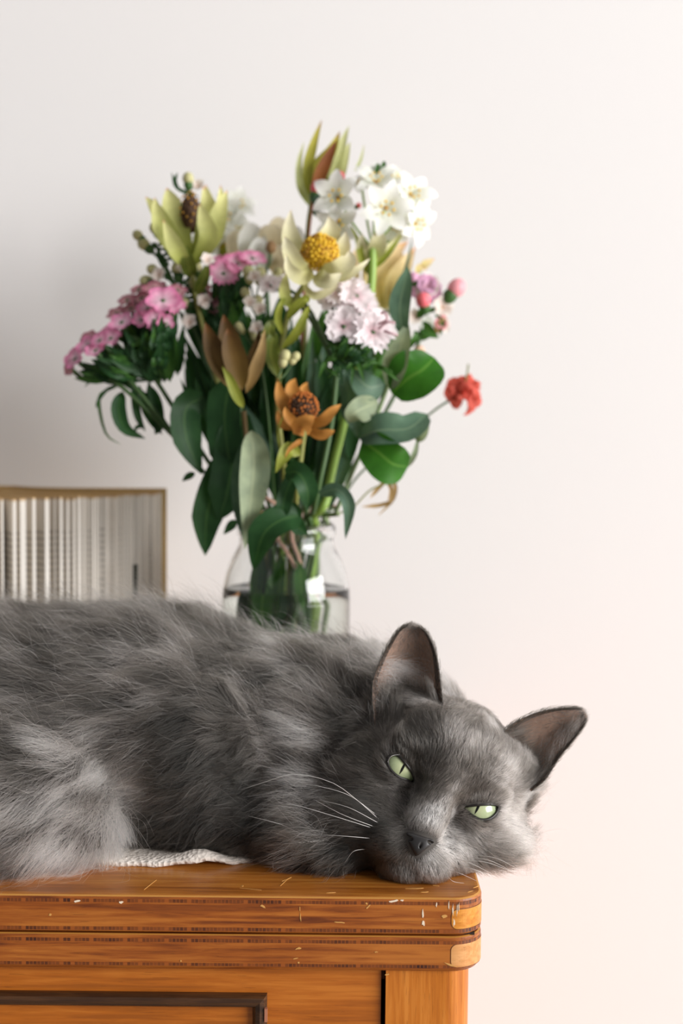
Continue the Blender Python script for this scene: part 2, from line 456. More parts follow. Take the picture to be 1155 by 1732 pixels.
def ax(segs):
    out = []
    for a, b, s in segs: out += list(np.arange(a, b, s))
    return np.array(out + [segs[-1][1]], dtype=np.float32)
GX = ax([(-470, -60, 5.0), (-60, -10, 2.5), (-10, 122, 1.25), (122, 140, 3)])
GY = ax([(-60, -42, 3), (-42, 50, 1.25), (50, 75, 2.5), (75, 200, 5.0)])
GZ = ax([(-6, 96, 1.25), (96, 150, 3.0)])
gx, gy, gz = np.meshgrid(GX, GY, GZ, indexing='ij')
gp = np.stack([gx, gy, gz], -1)                             # mm, world, z above the cabinet top
BASE = np.array([0, 0, T])
hl = HLoc(gp.astype(np.float64) * 0.001 + BASE).astype(np.float32)   # head-local mm

def ell(p, c, r):
    q = (p - np.array(c, np.float32)); r = np.array(r, np.float32)
    k0 = np.linalg.norm(q / r, axis=-1); k1 = np.linalg.norm(q / (r*r), axis=-1)
    return k0 * (k0 - 1.0) / np.maximum(k1, 1e-6)
def cap(p, a, b, r0, r1):
    a = np.array(a, np.float32); b = np.array(b, np.float32); ab = b - a
    t = np.clip(((p - a) @ ab) / (ab @ ab), 0, 1)
    return np.linalg.norm(p - a - t[..., None]*ab, axis=-1) - (r0 + (r1 - r0)*t)
def smin(a, b, k):
    h = np.clip(0.5 + 0.5*(b - a)/k, 0, 1)
    return b + (a - b)*h - k*h*(1 - h)
def smax(a, b, k): return -smin(-a, -b, k)

def poly_sdf(u, v, P):
    P = np.array(P, np.float32); d = np.full(u.shape, 1e9, np.float32); s = np.ones(u.shape, np.float32)
    n = len(P); j = n - 1
    for i in range(n):
        e = P[j] - P[i]; wx, wy = u - P[i][0], v - P[i][1]
        t = np.clip((wx*e[0] + wy*e[1]) / (e @ e), 0, 1)
        d = np.minimum(d, (wx - e[0]*t)**2 + (wy - e[1]*t)**2)
        c1 = v >= P[i][1]; c2 = v < P[j][1]; c3 = e[0]*wy > e[1]*wx
        s = np.where((c1 & c2 & c3) | (~c1 & ~c2 & ~c3), -s, s); j = i
    return s*np.sqrt(d)

# eye openings, traced: half-closed, flat upper lid
EYE_R = 10.8
eyeR_c, eyeL_c = (22.6, 0.0, -8.2), (-23.2, 1.0, -8.2)
openR_px = [(780, 1366), (786, 1364), (800, 1362), (816, 1360.5), (832, 1360.5), (842, 1363), (844, 1368), (838, 1378), (826, 1385.5), (812, 1386), (798, 1379), (788, 1371)]
openL_px = [(656, 1284), (661, 1278), (669, 1276), (677, 1281), (687, 1293), (696, 1305), (702, 1318), (702, 1328), (697, 1326), (690, 1320), (676, 1315), (664, 1306), (657, 1295)]
openR = [HP(x, y, 1.5) for x, y in openR_px]
openL = [HP(x, y, 1.5) for x, y in openL_px]

def head_sdf(p):
    d = ell(p, (0, 12, -36), (43, 34, 40))                       # cranium
    d = smin(d, ell(p, (0, 19, -13), (29, 20, 18)), 9)           # forehead
    for s in (-1, 1):
        d = smin(d, ell(p, (s*30, -11, -25), (21, 23, 24)), 10)  # cheek bone
        d = smin(d, ell(p, (s*15, -27, -9), (15, 13, 17)), 9)    # cheek to muzzle
    for s in (-1, 1): d = smin(d, ell(p, (s*33, 25, -36), (13, 14, 12)), 10)   # root of the ear
    d = smin(d, cap(p, (0, 12, -5), (0, -20, 11), 12.0, 9.0), 9)  # bridge of the nose
    for s, c in ((1, eyeR_c), (-1, eyeL_c)):
        d = smin(d, ell(p, (s*19, 12, -5), (13, 7, 8)), 6)       # brow
        d = smin(d, np.linalg.norm(p - np.array(c, np.float32), axis=-1) - (EYE_R + 1.3), 3.5)
        d = smax(d, -ell(p, (s*11, -4, 7), (2.5, 5, 5)), 4)     # inner corner hollow
    for s in (-1, 1):
        d = smin(d, ell(p, (s*8.5, -34.0, 8.5), (11.5, 9, 10.5)), 7)    # whisker pads
    d = smin(d, ell(p, (-25, -34, -10), (21, 14, 19)), 9)        # cheek pressed on the wood
    d = smin(d, ell(p, (0, -29, 14), (6.5, 6, 6)), 4)
    d = smin(d, ell(p, (0, -43, 4), (11, 6.5, 10)), 6)           # chin
    d = smax(d, -cap(p, (0, -33, 21), (0, -39, 20), 0.9, 0.7), 1.2)
    for s in (-1, 1):
        d = smax(d, -cap(p, (0, -39, 19.5), (s*9, -43, 15), 0.8, 0.5), 1.2)   # mouth line
    return d

def body_sdf(p):
    d = ell(p, (-330, 92, 56), (112, 84, 56))                    # rump
    d = smin(d, ell(p, (-215, 92, 58), (120, 82, 55)), 30)       # loins
    d = smin(d, ell(p, (-110, 96, 60), (86, 74, 53)), 25)        # ribs
    d = smin(d, ell(p, (-14, 84, 54), (66, 56, 44)), 22)         # shoulder blades
    d = smin(d, ell(p, (22, 66, 54), (50, 42, 40)), 16)          # neck
    d = smin(d, ell(p, (-5, 40, 26), (48, 32, 26)), 12)          # chest under the throat
    d = smin(d, ell(p, (-78, 42, 44), (44, 34, 40)), 9)          # upper arm and shoulder
    d = smin(d, cap(p, (-96, 28, 18), (-20, 8, 14), 14, 11), 8)   # forearm on the cloth
    d = smin(d, ell(p, (-4, 4, 12), (30, 18, 11)), 8)              # paw tucked under the throat
    d = smin(d, ell(p, (-172, 26, 34), (54, 37, 36)), 14)        # soft flank and belly
    d = smin(d, ell(p, (-162, 8, 14), (44, 24, 16)), 24)
    d = smin(d, ell(p, (-330, 34, 44), (70, 42, 42)), 16)        # thigh, left of the picture
    d = smin(d, cap(p, (-300, 2, 15), (-230, -6, 12), 17, 12), 8)# hind foot
    tail = [(-425, 100, 30), (-462, 60, 22), (-452, 10, 18), (-400, -22, 16), (-340, -30, 14)]
    for a, b in zip(tail[:-1], tail[1:]): d = smin(d, cap(p, a, b, 14, 12), 8)
    return d
sd = smin(body_sdf(gp), head_sdf(hl), 7.0)
for P, c in ((openR, eyeR_c), (openL, eyeL_c)):              # eye slits, cut down to the eyeball
    loc = (np.abs(hl[..., 0] - c[0]) < 20) & (np.abs(hl[..., 1] - c[1]) < 16) & (hl[..., 2] > -16) & (hl[..., 2] < 14)
    q = hl[loc]; cut = smax(poly_sdf(q[:, 0], q[:, 1], P) + 0.2, -(q[:, 2] + 10), 0.5)
    sd[loc] = smax(sd[loc], -cut, 0.8)
sd = np.maximum(sd, np.where(gp[..., 0] < -28, 2.2, 0.6) - gp[..., 2])                        # lies flat on the cabinet and the cloth

def surface_nets(D, X, Y, Z):
    S = D < 0; n = np.array(D.shape) - 1
    cnt = np.zeros(n, np.int8)
    corners = [(i, j, k) for i in (0, 1) for j in (0, 1) for k in (0, 1)]
    for i, j, k in corners: cnt += S[i:i+n[0], j:j+n[1], k:k+n[2]]
    act = (cnt > 0) & (cnt < 8); idx = np.argwhere(act)
    vid = -np.ones(n, np.int64); vid[act] = np.arange(len(idx))
    acc = np.zeros((len(idx), 3)); num = np.zeros(len(idx))
    AX = (X.astype(float), Y.astype(float), Z.astype(float))
    for c0 in corners:
        for a in range(3):
            if c0[a]: continue
            c1 = list(c0); c1[a] = 1
            i0 = idx + np.array(c0); i1 = idx + np.array(c1)
            d0 = D[i0[:, 0], i0[:, 1], i0[:, 2]]; d1 = D[i1[:, 0], i1[:, 1], i1[:, 2]]
            x = (d0 < 0) != (d1 < 0); t = np.where(x, d0 / np.where(x, d0 - d1, 1), 0)
            for b in range(3):
                pa = AX[b][i0[:, b]]; pb = AX[b][i1[:, b]]
                acc[:, b] += np.where(x, pa + t*(pb - pa), 0)
            num += x
    V = acc / num[:, None]; F = []
    for a in range(3):
        b, c = (a+1) % 3, (a+2) % 3
        sl0 = [slice(None)]*3; sl1 = [slice(None)]*3
        sl0[a] = slice(0, -1); sl1[a] = slice(1, None)
        for o in (b, c): sl0[o] = sl1[o] = slice(1, -1)
        s0, s1 = S[tuple(sl0)], S[tuple(sl1)]
        e = np.argwhere(s0 != s1); off = np.zeros(3, int); off[b] = off[c] = 1
        e2 = e + off; flip = ~s0[e[:, 0], e[:, 1], e[:, 2]]
        def vv(db, dc):
            q = e2.copy(); q[:, b] += db; q[:, c] += dc; return vid[q[:, 0], q[:, 1], q[:, 2]]
        Q = np.stack([vv(-1, -1), vv(0, -1), vv(0, 0), vv(-1, 0)], 1)
        Q[flip] = Q[flip][:, ::-1]; F.append(Q)
    return V, np.vstack(F)
cv, cf = surface_nets(sd, GX, GY, GZ)
def smooth_verts(V, F, it, lam=0.5):
    e = np.vstack([F[:, [0, 1]], F[:, [1, 2]], F[:, [2, 3]], F[:, [3, 0]]]); e = np.vstack([e, e[:, ::-1]])
    deg = np.bincount(e[:, 0], minlength=len(V)).astype(float)
    for _ in range(it):
        for f in (lam, -lam*1.03):
            A = np.stack([np.bincount(e[:, 0], V[e[:, 1], k], len(V)) for k in range(3)], 1) / deg[:, None]
            V = V + f*(A - V)
    return V
cv = smooth_verts(cv, cf, 4)
del gx, gy, gz, gp, hl, sd
cv = cv * 0.001 + BASE
body_v, body_f = cv, cf

# ---- ears: cupped shells traced in the head's own frame, joined into the body mesh
def ear_geo(edgeA, edgeB, wA, wB, wtip, cup, thick=1.3, ns=17, nt=22):
    """edgeA / edgeB: pixel polylines from base to tip; wA / wB local depth of the two rims at the base"""
    A = catmull(edgeA, nt); B = catmull(edgeB, nt); front = np.zeros((nt, ns, 3))
    for i in range(nt):
        t = i / (nt - 1)
        wa, wb = wA + (wtip - wA)*t, wB + (wtip - wB)*t
        a = np.array([*HP(A[i][0], A[i][1], wa), wa]); b = np.array([*HP(B[i][0], B[i][1], wb), wb])
        for j in range(ns):
            s = j / (ns - 1); c = a + (b - a)*s
            k = math.sin(math.pi*s)**0.8
            c[2] -= cup * k * (1 - t)**0.7 * (0.35 + 0.65*min(1, np.linalg.norm(b - a)/30))
            front[i, j] = c
    # back surface: offset along the local normal
    du = np.gradient(front, axis=1); dv = np.gradient(front, axis=0); n = np.cross(du, dv)
    n /= np.linalg.norm(n, axis=-1, keepdims=True) + 1e-9
    n[n[..., 2] < 0] *= -1
    edge = np.minimum(np.linspace(0, 1, ns), np.linspace(1, 0, ns))*2
    th = thick * (0.35 + 0.65*np.clip(edge*3, 0, 1))[None, :, None]
    back = front - n*th
    V = np.vstack([front.reshape(-1, 3), back.reshape(-1, 3)]); N = nt*ns; F = []; mi = []
    for i in range(nt-1):
        for j in range(ns-1):
            a = i*ns + j; F.append((a, a+1, a+ns+1, a+ns)); mi.append(1)
            F.append((N+a, N+a+ns, N+a+ns+1, N+a+1)); mi.append(0)
        for j in (0, ns-1):
            a = i*ns + j; F.append((a, a+ns, N+a+ns, N+a) if j == 0 else (a+ns, a, N+a, N+a+ns)); mi.append(0)
    for j in range(ns-1):
        a = (nt-1)*ns + j; F.append((a, a+1, N+a+1, N+a)); mi.append(0)
    W3 = H0n + V @ HM * 0.001
    # orientation: front faces towards +w
    f0 = W3[list(F[0])]; nn = np.cross(f0[1]-f0[0], f0[2]-f0[0])
    if nn @ HM[2] < 0: F = [f[::-1] for f in F]
    return W3, F, mi, front
earL = ear_geo([(634, 1236), (630, 1160), (645, 1115), (662, 1084), (676, 1066), (691, 1058)],
               [(752, 1215), (746, 1165), (741, 1125), (734, 1096), (721, 1071), (703, 1058)], -18, -14, -24, 16)
earR = ear_geo([(850, 1240), (872, 1222), (905, 1207), (940, 1199), (970, 1198), (987, 1201)],
               [(898, 1338), (922, 1318), (945, 1282), (966, 1256), (984, 1231), (993, 1211)], -14, -22, -26, 15)

M_skin = mat('cat_undercoat', srgb(70, 66, 62), 0.9)
M_earin = mat('ear_inner_skin', srgb(148, 112, 92), 0.6)
t = NT(M_earin); c = t.node('ShaderNodeTexCoord').outputs['Object']
colr = t.ramp(t.noise(c, 60, 3), [(0.35, srgb(134, 110, 96)), (0.65, srgb(176, 146, 128))])
t.link(colr, t.b.inputs['Base Color'])
tr = t.node('ShaderNodeBsdfTranslucent'); tr.inputs['Color'].default_value = (*srgb(214, 156, 116), 1)
mx = t.node('ShaderNodeMixShader'); mx.inputs[0].default_value = 0.42
t.link(t.b.outputs[0], mx.inputs[1]); t.link(tr.outputs[0], mx.inputs[2]); t.link(mx.outputs[0], t.n['Material Output'].inputs['Surface'])

cat = thing('cat', (float(BASE[0]) - 0.17, 0.08, T), 'long-haired grey cat lying with its head resting on the cabinet corner', 'cat')
nb = len(body_v)
allv = np.vstack([body_v, earL[0], earR[0]])
allf = body_f.tolist() + [tuple(i + nb for i in f) for f in earL[1]] + [tuple(i + nb + len(earL[0]) for i in f) for f in earR[1]]
mi = [0]*len(body_f) + earL[2] + earR[2]
body = mesh('body', allv, allf, None, cat, True, None, [M_skin, M_earin], mi)

# ---- eyes
M_eye = mat('iris_green', srgb(150, 165, 110), 0.05, Coat_Weight=1.0, Coat_Roughness=0.02)
def eye_material(c, axis_w, slit):
    m = mat('iris_green', srgb(160, 176, 120), 0.25, Coat_Weight=1.0, Coat_Roughness=0.03)
    t = NT(m); co = t.node('ShaderNodeTexCoord').outputs['Object']
    sp = t.node('ShaderNodeSeparateXYZ'); t.link(co, sp.inputs[0])   # object space = eye space, metres: x across, y up, z forward
    r = t.math('SQRT', t.math('ADD', t.math('POWER', sp.outputs[0], 2), t.math('POWER', sp.outputs[1], 2)))
    fib = t.noise(t.mapping(co, (900, 900, 200)), 1.0, 4)
    col = t.ramp(t.math('ADD', t.math('MULTIPLY', r, 95), t.math('MULTIPLY', fib, 0.25)), [(0.15, srgb(196, 202, 158)), (0.55, srgb(172, 184, 142)), (0.95, srgb(122, 136, 98)), (1.0, srgb(40, 40, 30))])
    t.link(col, t.b.inputs['Base Color']); return m
def sphere_geo(r, nu=40, nv=24, sx=1, sy=1, sz=1):
    V = [(0, 0, r*sz)]; F = []
    for i in range(1, nv):
        a = math.pi*i/nv
        V += [(r*sx*math.sin(a)*math.cos(2*math.pi*j/nu), r*sy*math.sin(a)*math.sin(2*math.pi*j/nu), r*sz*math.cos(a)) for j in range(nu)]
    V.append((0, 0, -r*sz)); n = len(V) - 1
    F += [(0, 1+j, 1+(j+1) % nu) for j in range(nu)]
    for i in range(nv-2):
        b = 1 + i*nu; F += [(b+j, b+nu+j, b+nu+(j+1) % nu, b+(j+1) % nu) for j in range(nu)]
    b = 1 + (nv-2)*nu; F += [(b+j, n, b+(j+1) % nu) for j in range(nu)]
    return V, F
M_pupil = mat('pupil_black', (0.004, 0.004, 0.004), 0.1)
M_rim = mat('eyelid_skin', srgb(34, 30, 28), 0.4)
def make_eye(c, opening, pupil_px, slit_ang):
    V, F = sphere_geo(EYE_R*0.001)
    me = bpy.data.meshes.new('eye'); me.from_pydata(V, [], F); me.materials.append(eye_material(c, HW, 0))
    me.polygons.foreach_set('use_smooth', np.ones(len(F), dtype=bool))
    o = bpy.data.objects.new('eye', me)
    link(o, cat); ctr = HG(*c)
    o.location = tuple(ctr - ORIGIN['cat'])
    # aim the iris axis at the viewer's side the cat looks to
    pu, pv = HP(*pupil_px, 2.0); fw = np.array([pu - c[0], pv - c[1], 0]); fw[2] = math.sqrt(max(1, EYE_R**2 - fw[0]**2 - fw[1]**2)); fw /= np.linalg.norm(fw)
    fwW = Vector(fw @ HM); upW = Vector(HM[1]); xx = upW.cross(fwW).normalized(); yy = fwW.cross(xx)
    R = Matrix((xx, yy, fwW)).transposed(); o.rotation_euler = R.to_euler()
    o['label'] = 'pale green iris'
    # slit pupil: a lens hugging the cornea
    n = 13; V = []; F = []; rr = (EYE_R + 0.07)*0.001
    for i in range(n):
        s = -1 + 2*i/(n-1); hw_ = 0.00060*(1 - abs(s)**2.2) + 0.00002; y = s*0.0036
        for x in (-hw_, 0, hw_):
            V.append((x, y, math.sqrt(rr*rr - x*x - y*y)))
    for i in range(n-1):
        for j in (0, 1): F.append((3*i+j, 3*i+j+1, 3*i+4+j, 3*i+3+j))
    me = bpy.data.meshes.new('pupil'); me.from_pydata(V, [], F); me.materials.append(M_pupil)
    p = bpy.data.objects.new('pupil', me); coll.objects.link(p); p.parent = o; p['label'] = 'black slit pupil'
    # dark lid rim along the opening
    P = catmull([*opening, opening[0]], 64); cc = np.array(c); pts = []
    for u_, v_ in P:
        du, dv = u_ - cc[0], v_ - cc[1]; r2 = (EYE_R + 0.5)**2 - du*du - dv*dv
        pts.append(HG(u_, v_, cc[2] + math.sqrt(max(r2, 6.0))))
    V, F = tube_geo(np.array(pts), 0.00075, 7)
    mesh('eyelid_rim', V, F, M_rim, cat)
make_eye(eyeR_c, openR, (808, 1366), 0)
make_eye(eyeL_c, openL, (681, 1299), 0)

# ---- nose leather
def nose():
    A = [np.arange(-11, 11.01, 0.4, dtype=np.float32), np.arange(-38, -20, 0.4, dtype=np.float32), np.arange(8, 28, 0.4, dtype=np.float32)]
    p = np.stack(np.meshgrid(*A, indexing='ij'), -1)
    tri_px = [(686, 1407), (697, 1408), (712, 1413), (733, 1420), (737, 1426), (728, 1432), (713, 1444), (704, 1450), (697, 1440), (690, 1424)]
    P = [HP(x, y, 21) for x, y in tri_px]
    d = smax(poly_sdf(p[..., 0], p[..., 1], P) + 0.2, ell(p, (2.0, -28.5, 13.0), (12, 11, 10.5)), 2.2)
    for q in ((729, 1426), (692, 1418)):
        u_, v_ = HP(*q, 22); d = smax(d, -ell(p, (u_, v_, 20.5), (2.3, 0.9, 3.0)), 0.7)
    u_, v_ = HP(712, 1426, 22); u2, v2 = HP(704, 1449, 20); d = smax(d, -cap(p, (u_, v_, 23.6), (u2, v2, 20.6), 0.5, 0.5), 0.6)
    V, F = surface_nets(d, *A); V = smooth_verts(V, F, 3)
    o = mesh('nose', H0n + V @ HM * 0.001, F, mat('nose_leather', srgb(40, 38, 38), 0.45), cat)
    o['label'] = 'dark grey nose leather'
nose()

# ------------------------------------------------------------------ fur: combed strands grown from the body
rng = np.random.default_rng(7)
tri = np.array([t_ for f in body_f for t_ in ((f[0], f[1], f[2]), (f[0], f[2], f[3]))])
bvh = BVHTree.FromPolygons([Vector(v) for v in body_v], body_f.tolist())
def on_body(px, py):
    d = (CAMR @ Vector(((px - 577.5)/FPX, (866.0 - py)/FPX, -1.0))).normalized()
    h = bvh.ray_cast(CAMP, d)
    if h[0] is None:                                        # just outside the outline: nearest point
        p = W(px, py, 0.05); h = bvh.find_nearest(p)
    return np.array(h[0])
# (pixel, combing direction in the picture (y down), length mm, lift, paleness: coat tone with side light and shade of face and shoulder painted in)
COMB = [
 (712, 1392, .30, -.90, 2.6, .22, 0.8), (735, 1385, .30, -.92, 2.6, .22, 1.0), (722, 1345, .35, -.9, 3.2, .22, 0.45), (755, 1300, .40, -.9, 4.2, .25, 0.48), (790, 1240, .40, -.9, 6.5, .3, 0.55), (815, 1205, .4, -.9, 9, .35, 0.7),
 (770, 1190, .2, -.95, 9, .35, 0.65), (700, 1230, -.25, -.95, 7, .3, .25), (668, 1250, -.55, -.8, 8, .3, 0.42), (720, 1290, .1, -.98, 4.5, .25, 0.28),
 (640, 1300, -.85, -.5, 6, .25, 0.38), (650, 1345, -.85, -.45, 5, .22, 0.42), (675, 1345, -.7, -.6, 3.6, .2, 0.62), (610, 1360, -.9, -.35, 8, .28, 0.15), (570, 1320, -.9, -.35, 14, .35, .3), (600, 1250, -.9, -.35, 13, .32, 0.25),
 (535, 1300, -.95, -.25, 24, .42, 0.75), (520, 1230, -.9, -.4, 26, .42, 0.85), (540, 1180, -.9, -.3, 24, .4, 0.5), (530, 1360, -.95, .1, 24, .45, 0.6), (550, 1410, -.85, .35, 24, .5, 0.5), (580, 1450, -.6, .7, 18, .5, 0.1), (620, 1440, -.8, .5, 10, .35, 0.05), (650, 1400, -.95, .1, 5, .25, 0.1),
 (672, 1430, -.9, .35, 3.4, .25, .35), (690, 1460, -.3, .9, 3.4, .3, .5), (730, 1455, .5, .8, 3.6, .3, 0.9), (752, 1425, .85, .4, 3.2, .25, 0.95), (765, 1400, .9, .1, 3.2, .22, 0.8), (690, 1482, -.1, 1, 4.5, .4, .4), (740, 1472, .5, .85, 4.5, .4, .5),
 (800, 1420, .9, .3, 5, .25, 0.68), (840, 1410, .92, .3, 9, .3, 0.74), (875, 1410, .95, .25, 18, .4, 0.72), (890, 1360, .97, .0, 16, .38, 0.64), (850, 1440, .85, .5, 16, .42, .6), (800, 1455, .7, .7, 8, .4, .5), (880, 1440, .9, .4, 22, .45, 0.6),
 (800, 1330, .6, -.75, 4.2, .25, 0.52), (775, 1345, .35, -.9, 3.4, .22, 0.55), (840, 1330, .8, -.5, 5, .25, 0.6), (860, 1370, .95, -.1, 7, .28, 0.68), (850, 1280, .7, -.65, 7, .3, 0.55), (825, 1400, .8, .35, 4.5, .22, 0.65),
 (640, 1215, -.3, -.9, 13, .4, .3), (620, 1180, -.5, -.6, 14, .4, .3), (600, 1120, -.9, -.1, 20, .4, 0.55), (560, 1090, -.8, -.35, 20, .45, 0.6), (640, 1110, -.6, -.5, 18, .45, .55), (480, 1090, -.75, -.5, 24, .45, .5), (480, 1160, -.85, .1, 22, .35, .3), (740, 1160, -.2, -.8, 12, .4, .6),
 (380, 1070, -.72, -.55, 24, .40, 0.42), (280, 1030, -.75, -.55, 25, .42, 0.4), (150, 1030, -.9, -.3, 25, .38, 0.36), (20, 1030, -.95, -.2, 25, .38, 0.36),
 (380, 1150, -.8, .25, 24, .35, .3), (270, 1110, -.75, .5, 28, .4, .55), (160, 1110, -.9, .2, 30, .4, .3), (40, 1130, -.98, .05, 32, .42, .35),
 (120, 1200, -.95, .1, 30, .42, .35), (30, 1270, -.9, .2, 30, .42, .4), (200, 1230, -.9, .35, 28, .42, .5), (150, 1300, -.9, .45, 30, .45, 0.9), (220, 1320, -.85, .4, 28, .45, 0.95), (90, 1340, -.85, .5, 30, .45, 0.8),
 (180, 1400, -.8, .6, 30, .45, 1.05), (100, 1430, -.8, .6, 30, .45, 0.95), (190, 1450, -.65, .75, 34, .4, 1.1), (240, 1450, -.5, .8, 30, .35, 1.0), (150, 1470, -.6, .75, 32, .35, 1.1), (30, 1420, -.9, .4, 30, .45, .55), (40, 1480, -.8, .5, 26, .4, .5),
 (330, 1250, -.85, .35, 17, .3, .18), (300, 1330, -.85, .4, 15, .28, .12), (400, 1300, -.85, .35, 16, .3, .12), (280, 1410, -.8, .5, 13, .26, .12), (360, 1410, -.8, .5, 14, .28, .1), (440, 1400, -.8, .5, 15, .3, .08), (440, 1460, -.8, .5, 12, .25, .08), (520, 1470, -.7, .6, 12, .3, .08),
]
ctrl_p = np.array([on_body(c[0], c[1]) for c in COMB])
cr, cu = np.array(cam_r), np.array(cam_u)
ctrl_d = np.array([c[2]*cr - c[3]*cu for c in COMB])
ctrl_q = np.array([[c[4], c[5], c[6]] for c in COMB])

def sample_roots(density_fn, n_try):
    a, b, c = body_v[tri[:, 0]], body_v[tri[:, 1]], body_v[tri[:, 2]]
    nrm = np.cross(b - a, c - a); ar = np.linalg.norm(nrm, axis=1)/2; nrm /= (2*ar[:, None] + 1e-15)
    cen = (a + b + c)/3
    wgt = ar*density_fn(cen, nrm); wgt /= wgt.sum()
    k = rng.choice(len(tri), n_try, p=wgt)
    r1 = np.sqrt(rng.random(n_try))[:, None]; r2 = rng.random(n_try)[:, None]
    P = a[k]*(1 - r1) + b[k]*r1*(1 - r2) + c[k]*r1*r2
    return P, nrm[k]
# smooth vertex normals would comb better than facet normals
fn = np.cross(body_v[body_f[:, 2]] - body_v[body_f[:, 0]], body_v[body_f[:, 3]] - body_v[body_f[:, 1]])
vn = np.stack([np.bincount(body_f.ravel(), np.repeat(fn[:, k], 4), len(body_v)) for k in range(3)], 1)
vn /= np.linalg.norm(vn, axis=1)[:, None] + 1e-15
kd = KDTree(len(body_v))
for i, v in enumerate(body_v): kd.insert(v, i)
kd.balance()

def density(c, n):
    x = (c[:, 0])
    d = np.where(x > -0.27, 1.0, 0.35)
    h = HLoc(c); inhead = (np.abs(h[:, 0]) < 50) & (h[:, 1] > -52) & (h[:, 1] < 60) & (h[:, 2] > -35)
    d = np.where(inhead, 5.5, d)
    d = np.where((n[:, 1] > 0.5), d*0.45, d)             # the side turned to the wall
    d = np.where(c[:, 2] < T + 0.002, 0.0, d)
    return d
def in_poly(u, v, P): return poly_sdf(u.astype(np.float32), v.astype(np.float32), P)
def vnoise(P, wl, seed):
    """smooth vector noise in -1..1, wavelength in m"""
    r = np.random.default_rng(seed); out = np.zeros((len(P), 3))
    for _ in range(5):
        k = r.normal(size=(3, 3)); k /= np.linalg.norm(k, axis=1)[:, None]
        f = 2*math.pi/(wl*r.uniform(0.7, 1.5))
        out += np.sin(P @ k.T*f + r.uniform(0, 6.28, 3))
    return out/2.6
def grow(P, N, length, lift, pale, D, nseg, wig, clump, clump_n, radius, droop=0.0, jit=0.12, tipr=0.15, seed=1):
    n = len(P)
    Tn = D - N*np.sum(D*N, 1)[:, None]; Tn /= np.linalg.norm(Tn, axis=1)[:, None] + 1e-9
    Tn = Tn + jit*rng.normal(size=(n, 3)); Tn -= N*np.sum(Tn*N, 1)[:, None]; Tn /= np.linalg.norm(Tn, axis=1)[:, None] + 1e-9
    L = length*rng.uniform(0.65, 1.12, n)
    pts = np.zeros((n, nseg + 1, 3)); pts[:, 0] = P; cur = P.copy()
    lf = np.clip(lift*rng.uniform(0.7, 1.3, n), 0.05, 0.9)
    curl = rng.normal(size=(n, 3)); ph = rng.uniform(0, 6.28, n)
    for k in range(nseg):
        s = (k + 0.5)/nseg
        l2 = (lf*(1.35 - 1.0*s))[:, None]
        d = N*l2 + Tn*(1 - l2*0.6)
        d = d + wig*np.sin(ph + s*5.0)[:, None]*curl*0.25 + np.array([0, 0, -droop*s])
        d /= np.linalg.norm(d, axis=1)[:, None] + 1e-9
        cur = cur + d*(L/nseg)[:, None]; pts[:, k+1] = cur
    if clump > 0:
        m = max(8, n//clump_n); cid = rng.choice(n, m, replace=False); tree = KDTree(m)
        for i, c in enumerate(cid): tree.insert(P[c], i)
        tree.balance()
        near = cid[np.array([tree.find(p)[1] for p in P])]
        s = np.linspace(0, 1, nseg + 1)[None, :, None]
        cs = clump*rng.uniform(0.5, 1.0, n)[:, None, None]
        pts = pts + (pts[near] - pts)*(s**1.6)*cs
    low = pts[..., 2] < T + 0.0006
    onT = low & (pts[..., 1] > YF) & (pts[..., 0] < XR)
    pts[..., 2] = np.where(onT, T + 0.0006 + (T + 0.0006 - pts[..., 2])*0.02, pts[..., 2])
    rad = radius*(1 - (1 - tipr)*np.linspace(0, 1, nseg + 1)**1.5)[None, :]*rng.uniform(0.7, 1.25, n)[:, None]
    return pts, rad, pale
def fields(P):
    out_d = np.zeros((len(P), 3)); out_q = np.zeros((len(P), 3))
    for i in range(0, len(P), 20000):
        q = P[i:i+20000]; d2 = ((q[:, None, :] - ctrl_p[None])**2).sum(-1)
        w = 1.0/(d2 + 0.004**2)**1.8; w /= w.sum(1, keepdims=True)
        out_d[i:i+20000] = w @ ctrl_d; out_q[i:i+20000] = w @ ctrl_q
    return out_d, out_q

def fur_color(pale, n, h):
    k = np.clip(pale + rng.normal(0, 0.10, n), 0, 1.1)[:, None]
    dark = np.array([0.012, 0.012, 0.0105]); mid = np.array([0.060, 0.052, 0.045]); lite = np.array([0.62, 0.555, 0.515])
    c = np.where(k < 0.5, dark + (mid - dark)*(k*2), mid + (lite - mid)*(k*2 - 1))
    return c*rng.uniform(0.75, 1.3, n)[:, None]

STR = []          # (points, radii, colour)
def add_batch(b, c): STR.append((b[0], b[1], c))
NF = int(300000)
P, Nf = sample_roots(density, NF)
vi = np.array([kd.find(p)[1] for p in P]); N = vn[vi]
h = HLoc(P)
keep = (in_poly(h[:, 0], h[:, 1], openR) > 0.9) | (h[:, 2] < -9)
keep &= (in_poly(h[:, 0], h[:, 1], openL) > 0.9) | (h[:, 2] < -9)
nose_poly = [HP(x, y, 19) for x, y in ((684, 1404), (700, 1405), (716, 1410), (738, 1419), (740, 1428), (716, 1446), (705, 1454), (697, 1446), (687, 1424))]
keep &= (in_poly(h[:, 0], h[:, 1], nose_poly) > 0) | (h[:, 2] < 8)
P, N, h = P[keep], N[keep], h[keep]
D, Q = fields(P)
D = D + 0.30*vnoise(P, 0.035, 3) + 0.16*vnoise(P, 0.012, 4)
ln, lf, pl = Q[:, 0]*0.001, Q[:, 1], Q[:, 2]
lnn = ln*(1 + 0.18*vnoise(P, 0.02, 5)[:, 0])
pl = pl + 0.26*vnoise(P, 0.018, 9)[:, 0]*np.clip(ln/0.016, 0, 1)*np.clip(0.35 + pl, 0, 1) + 0.06*vnoise(P, 0.005, 11)[:, 0]
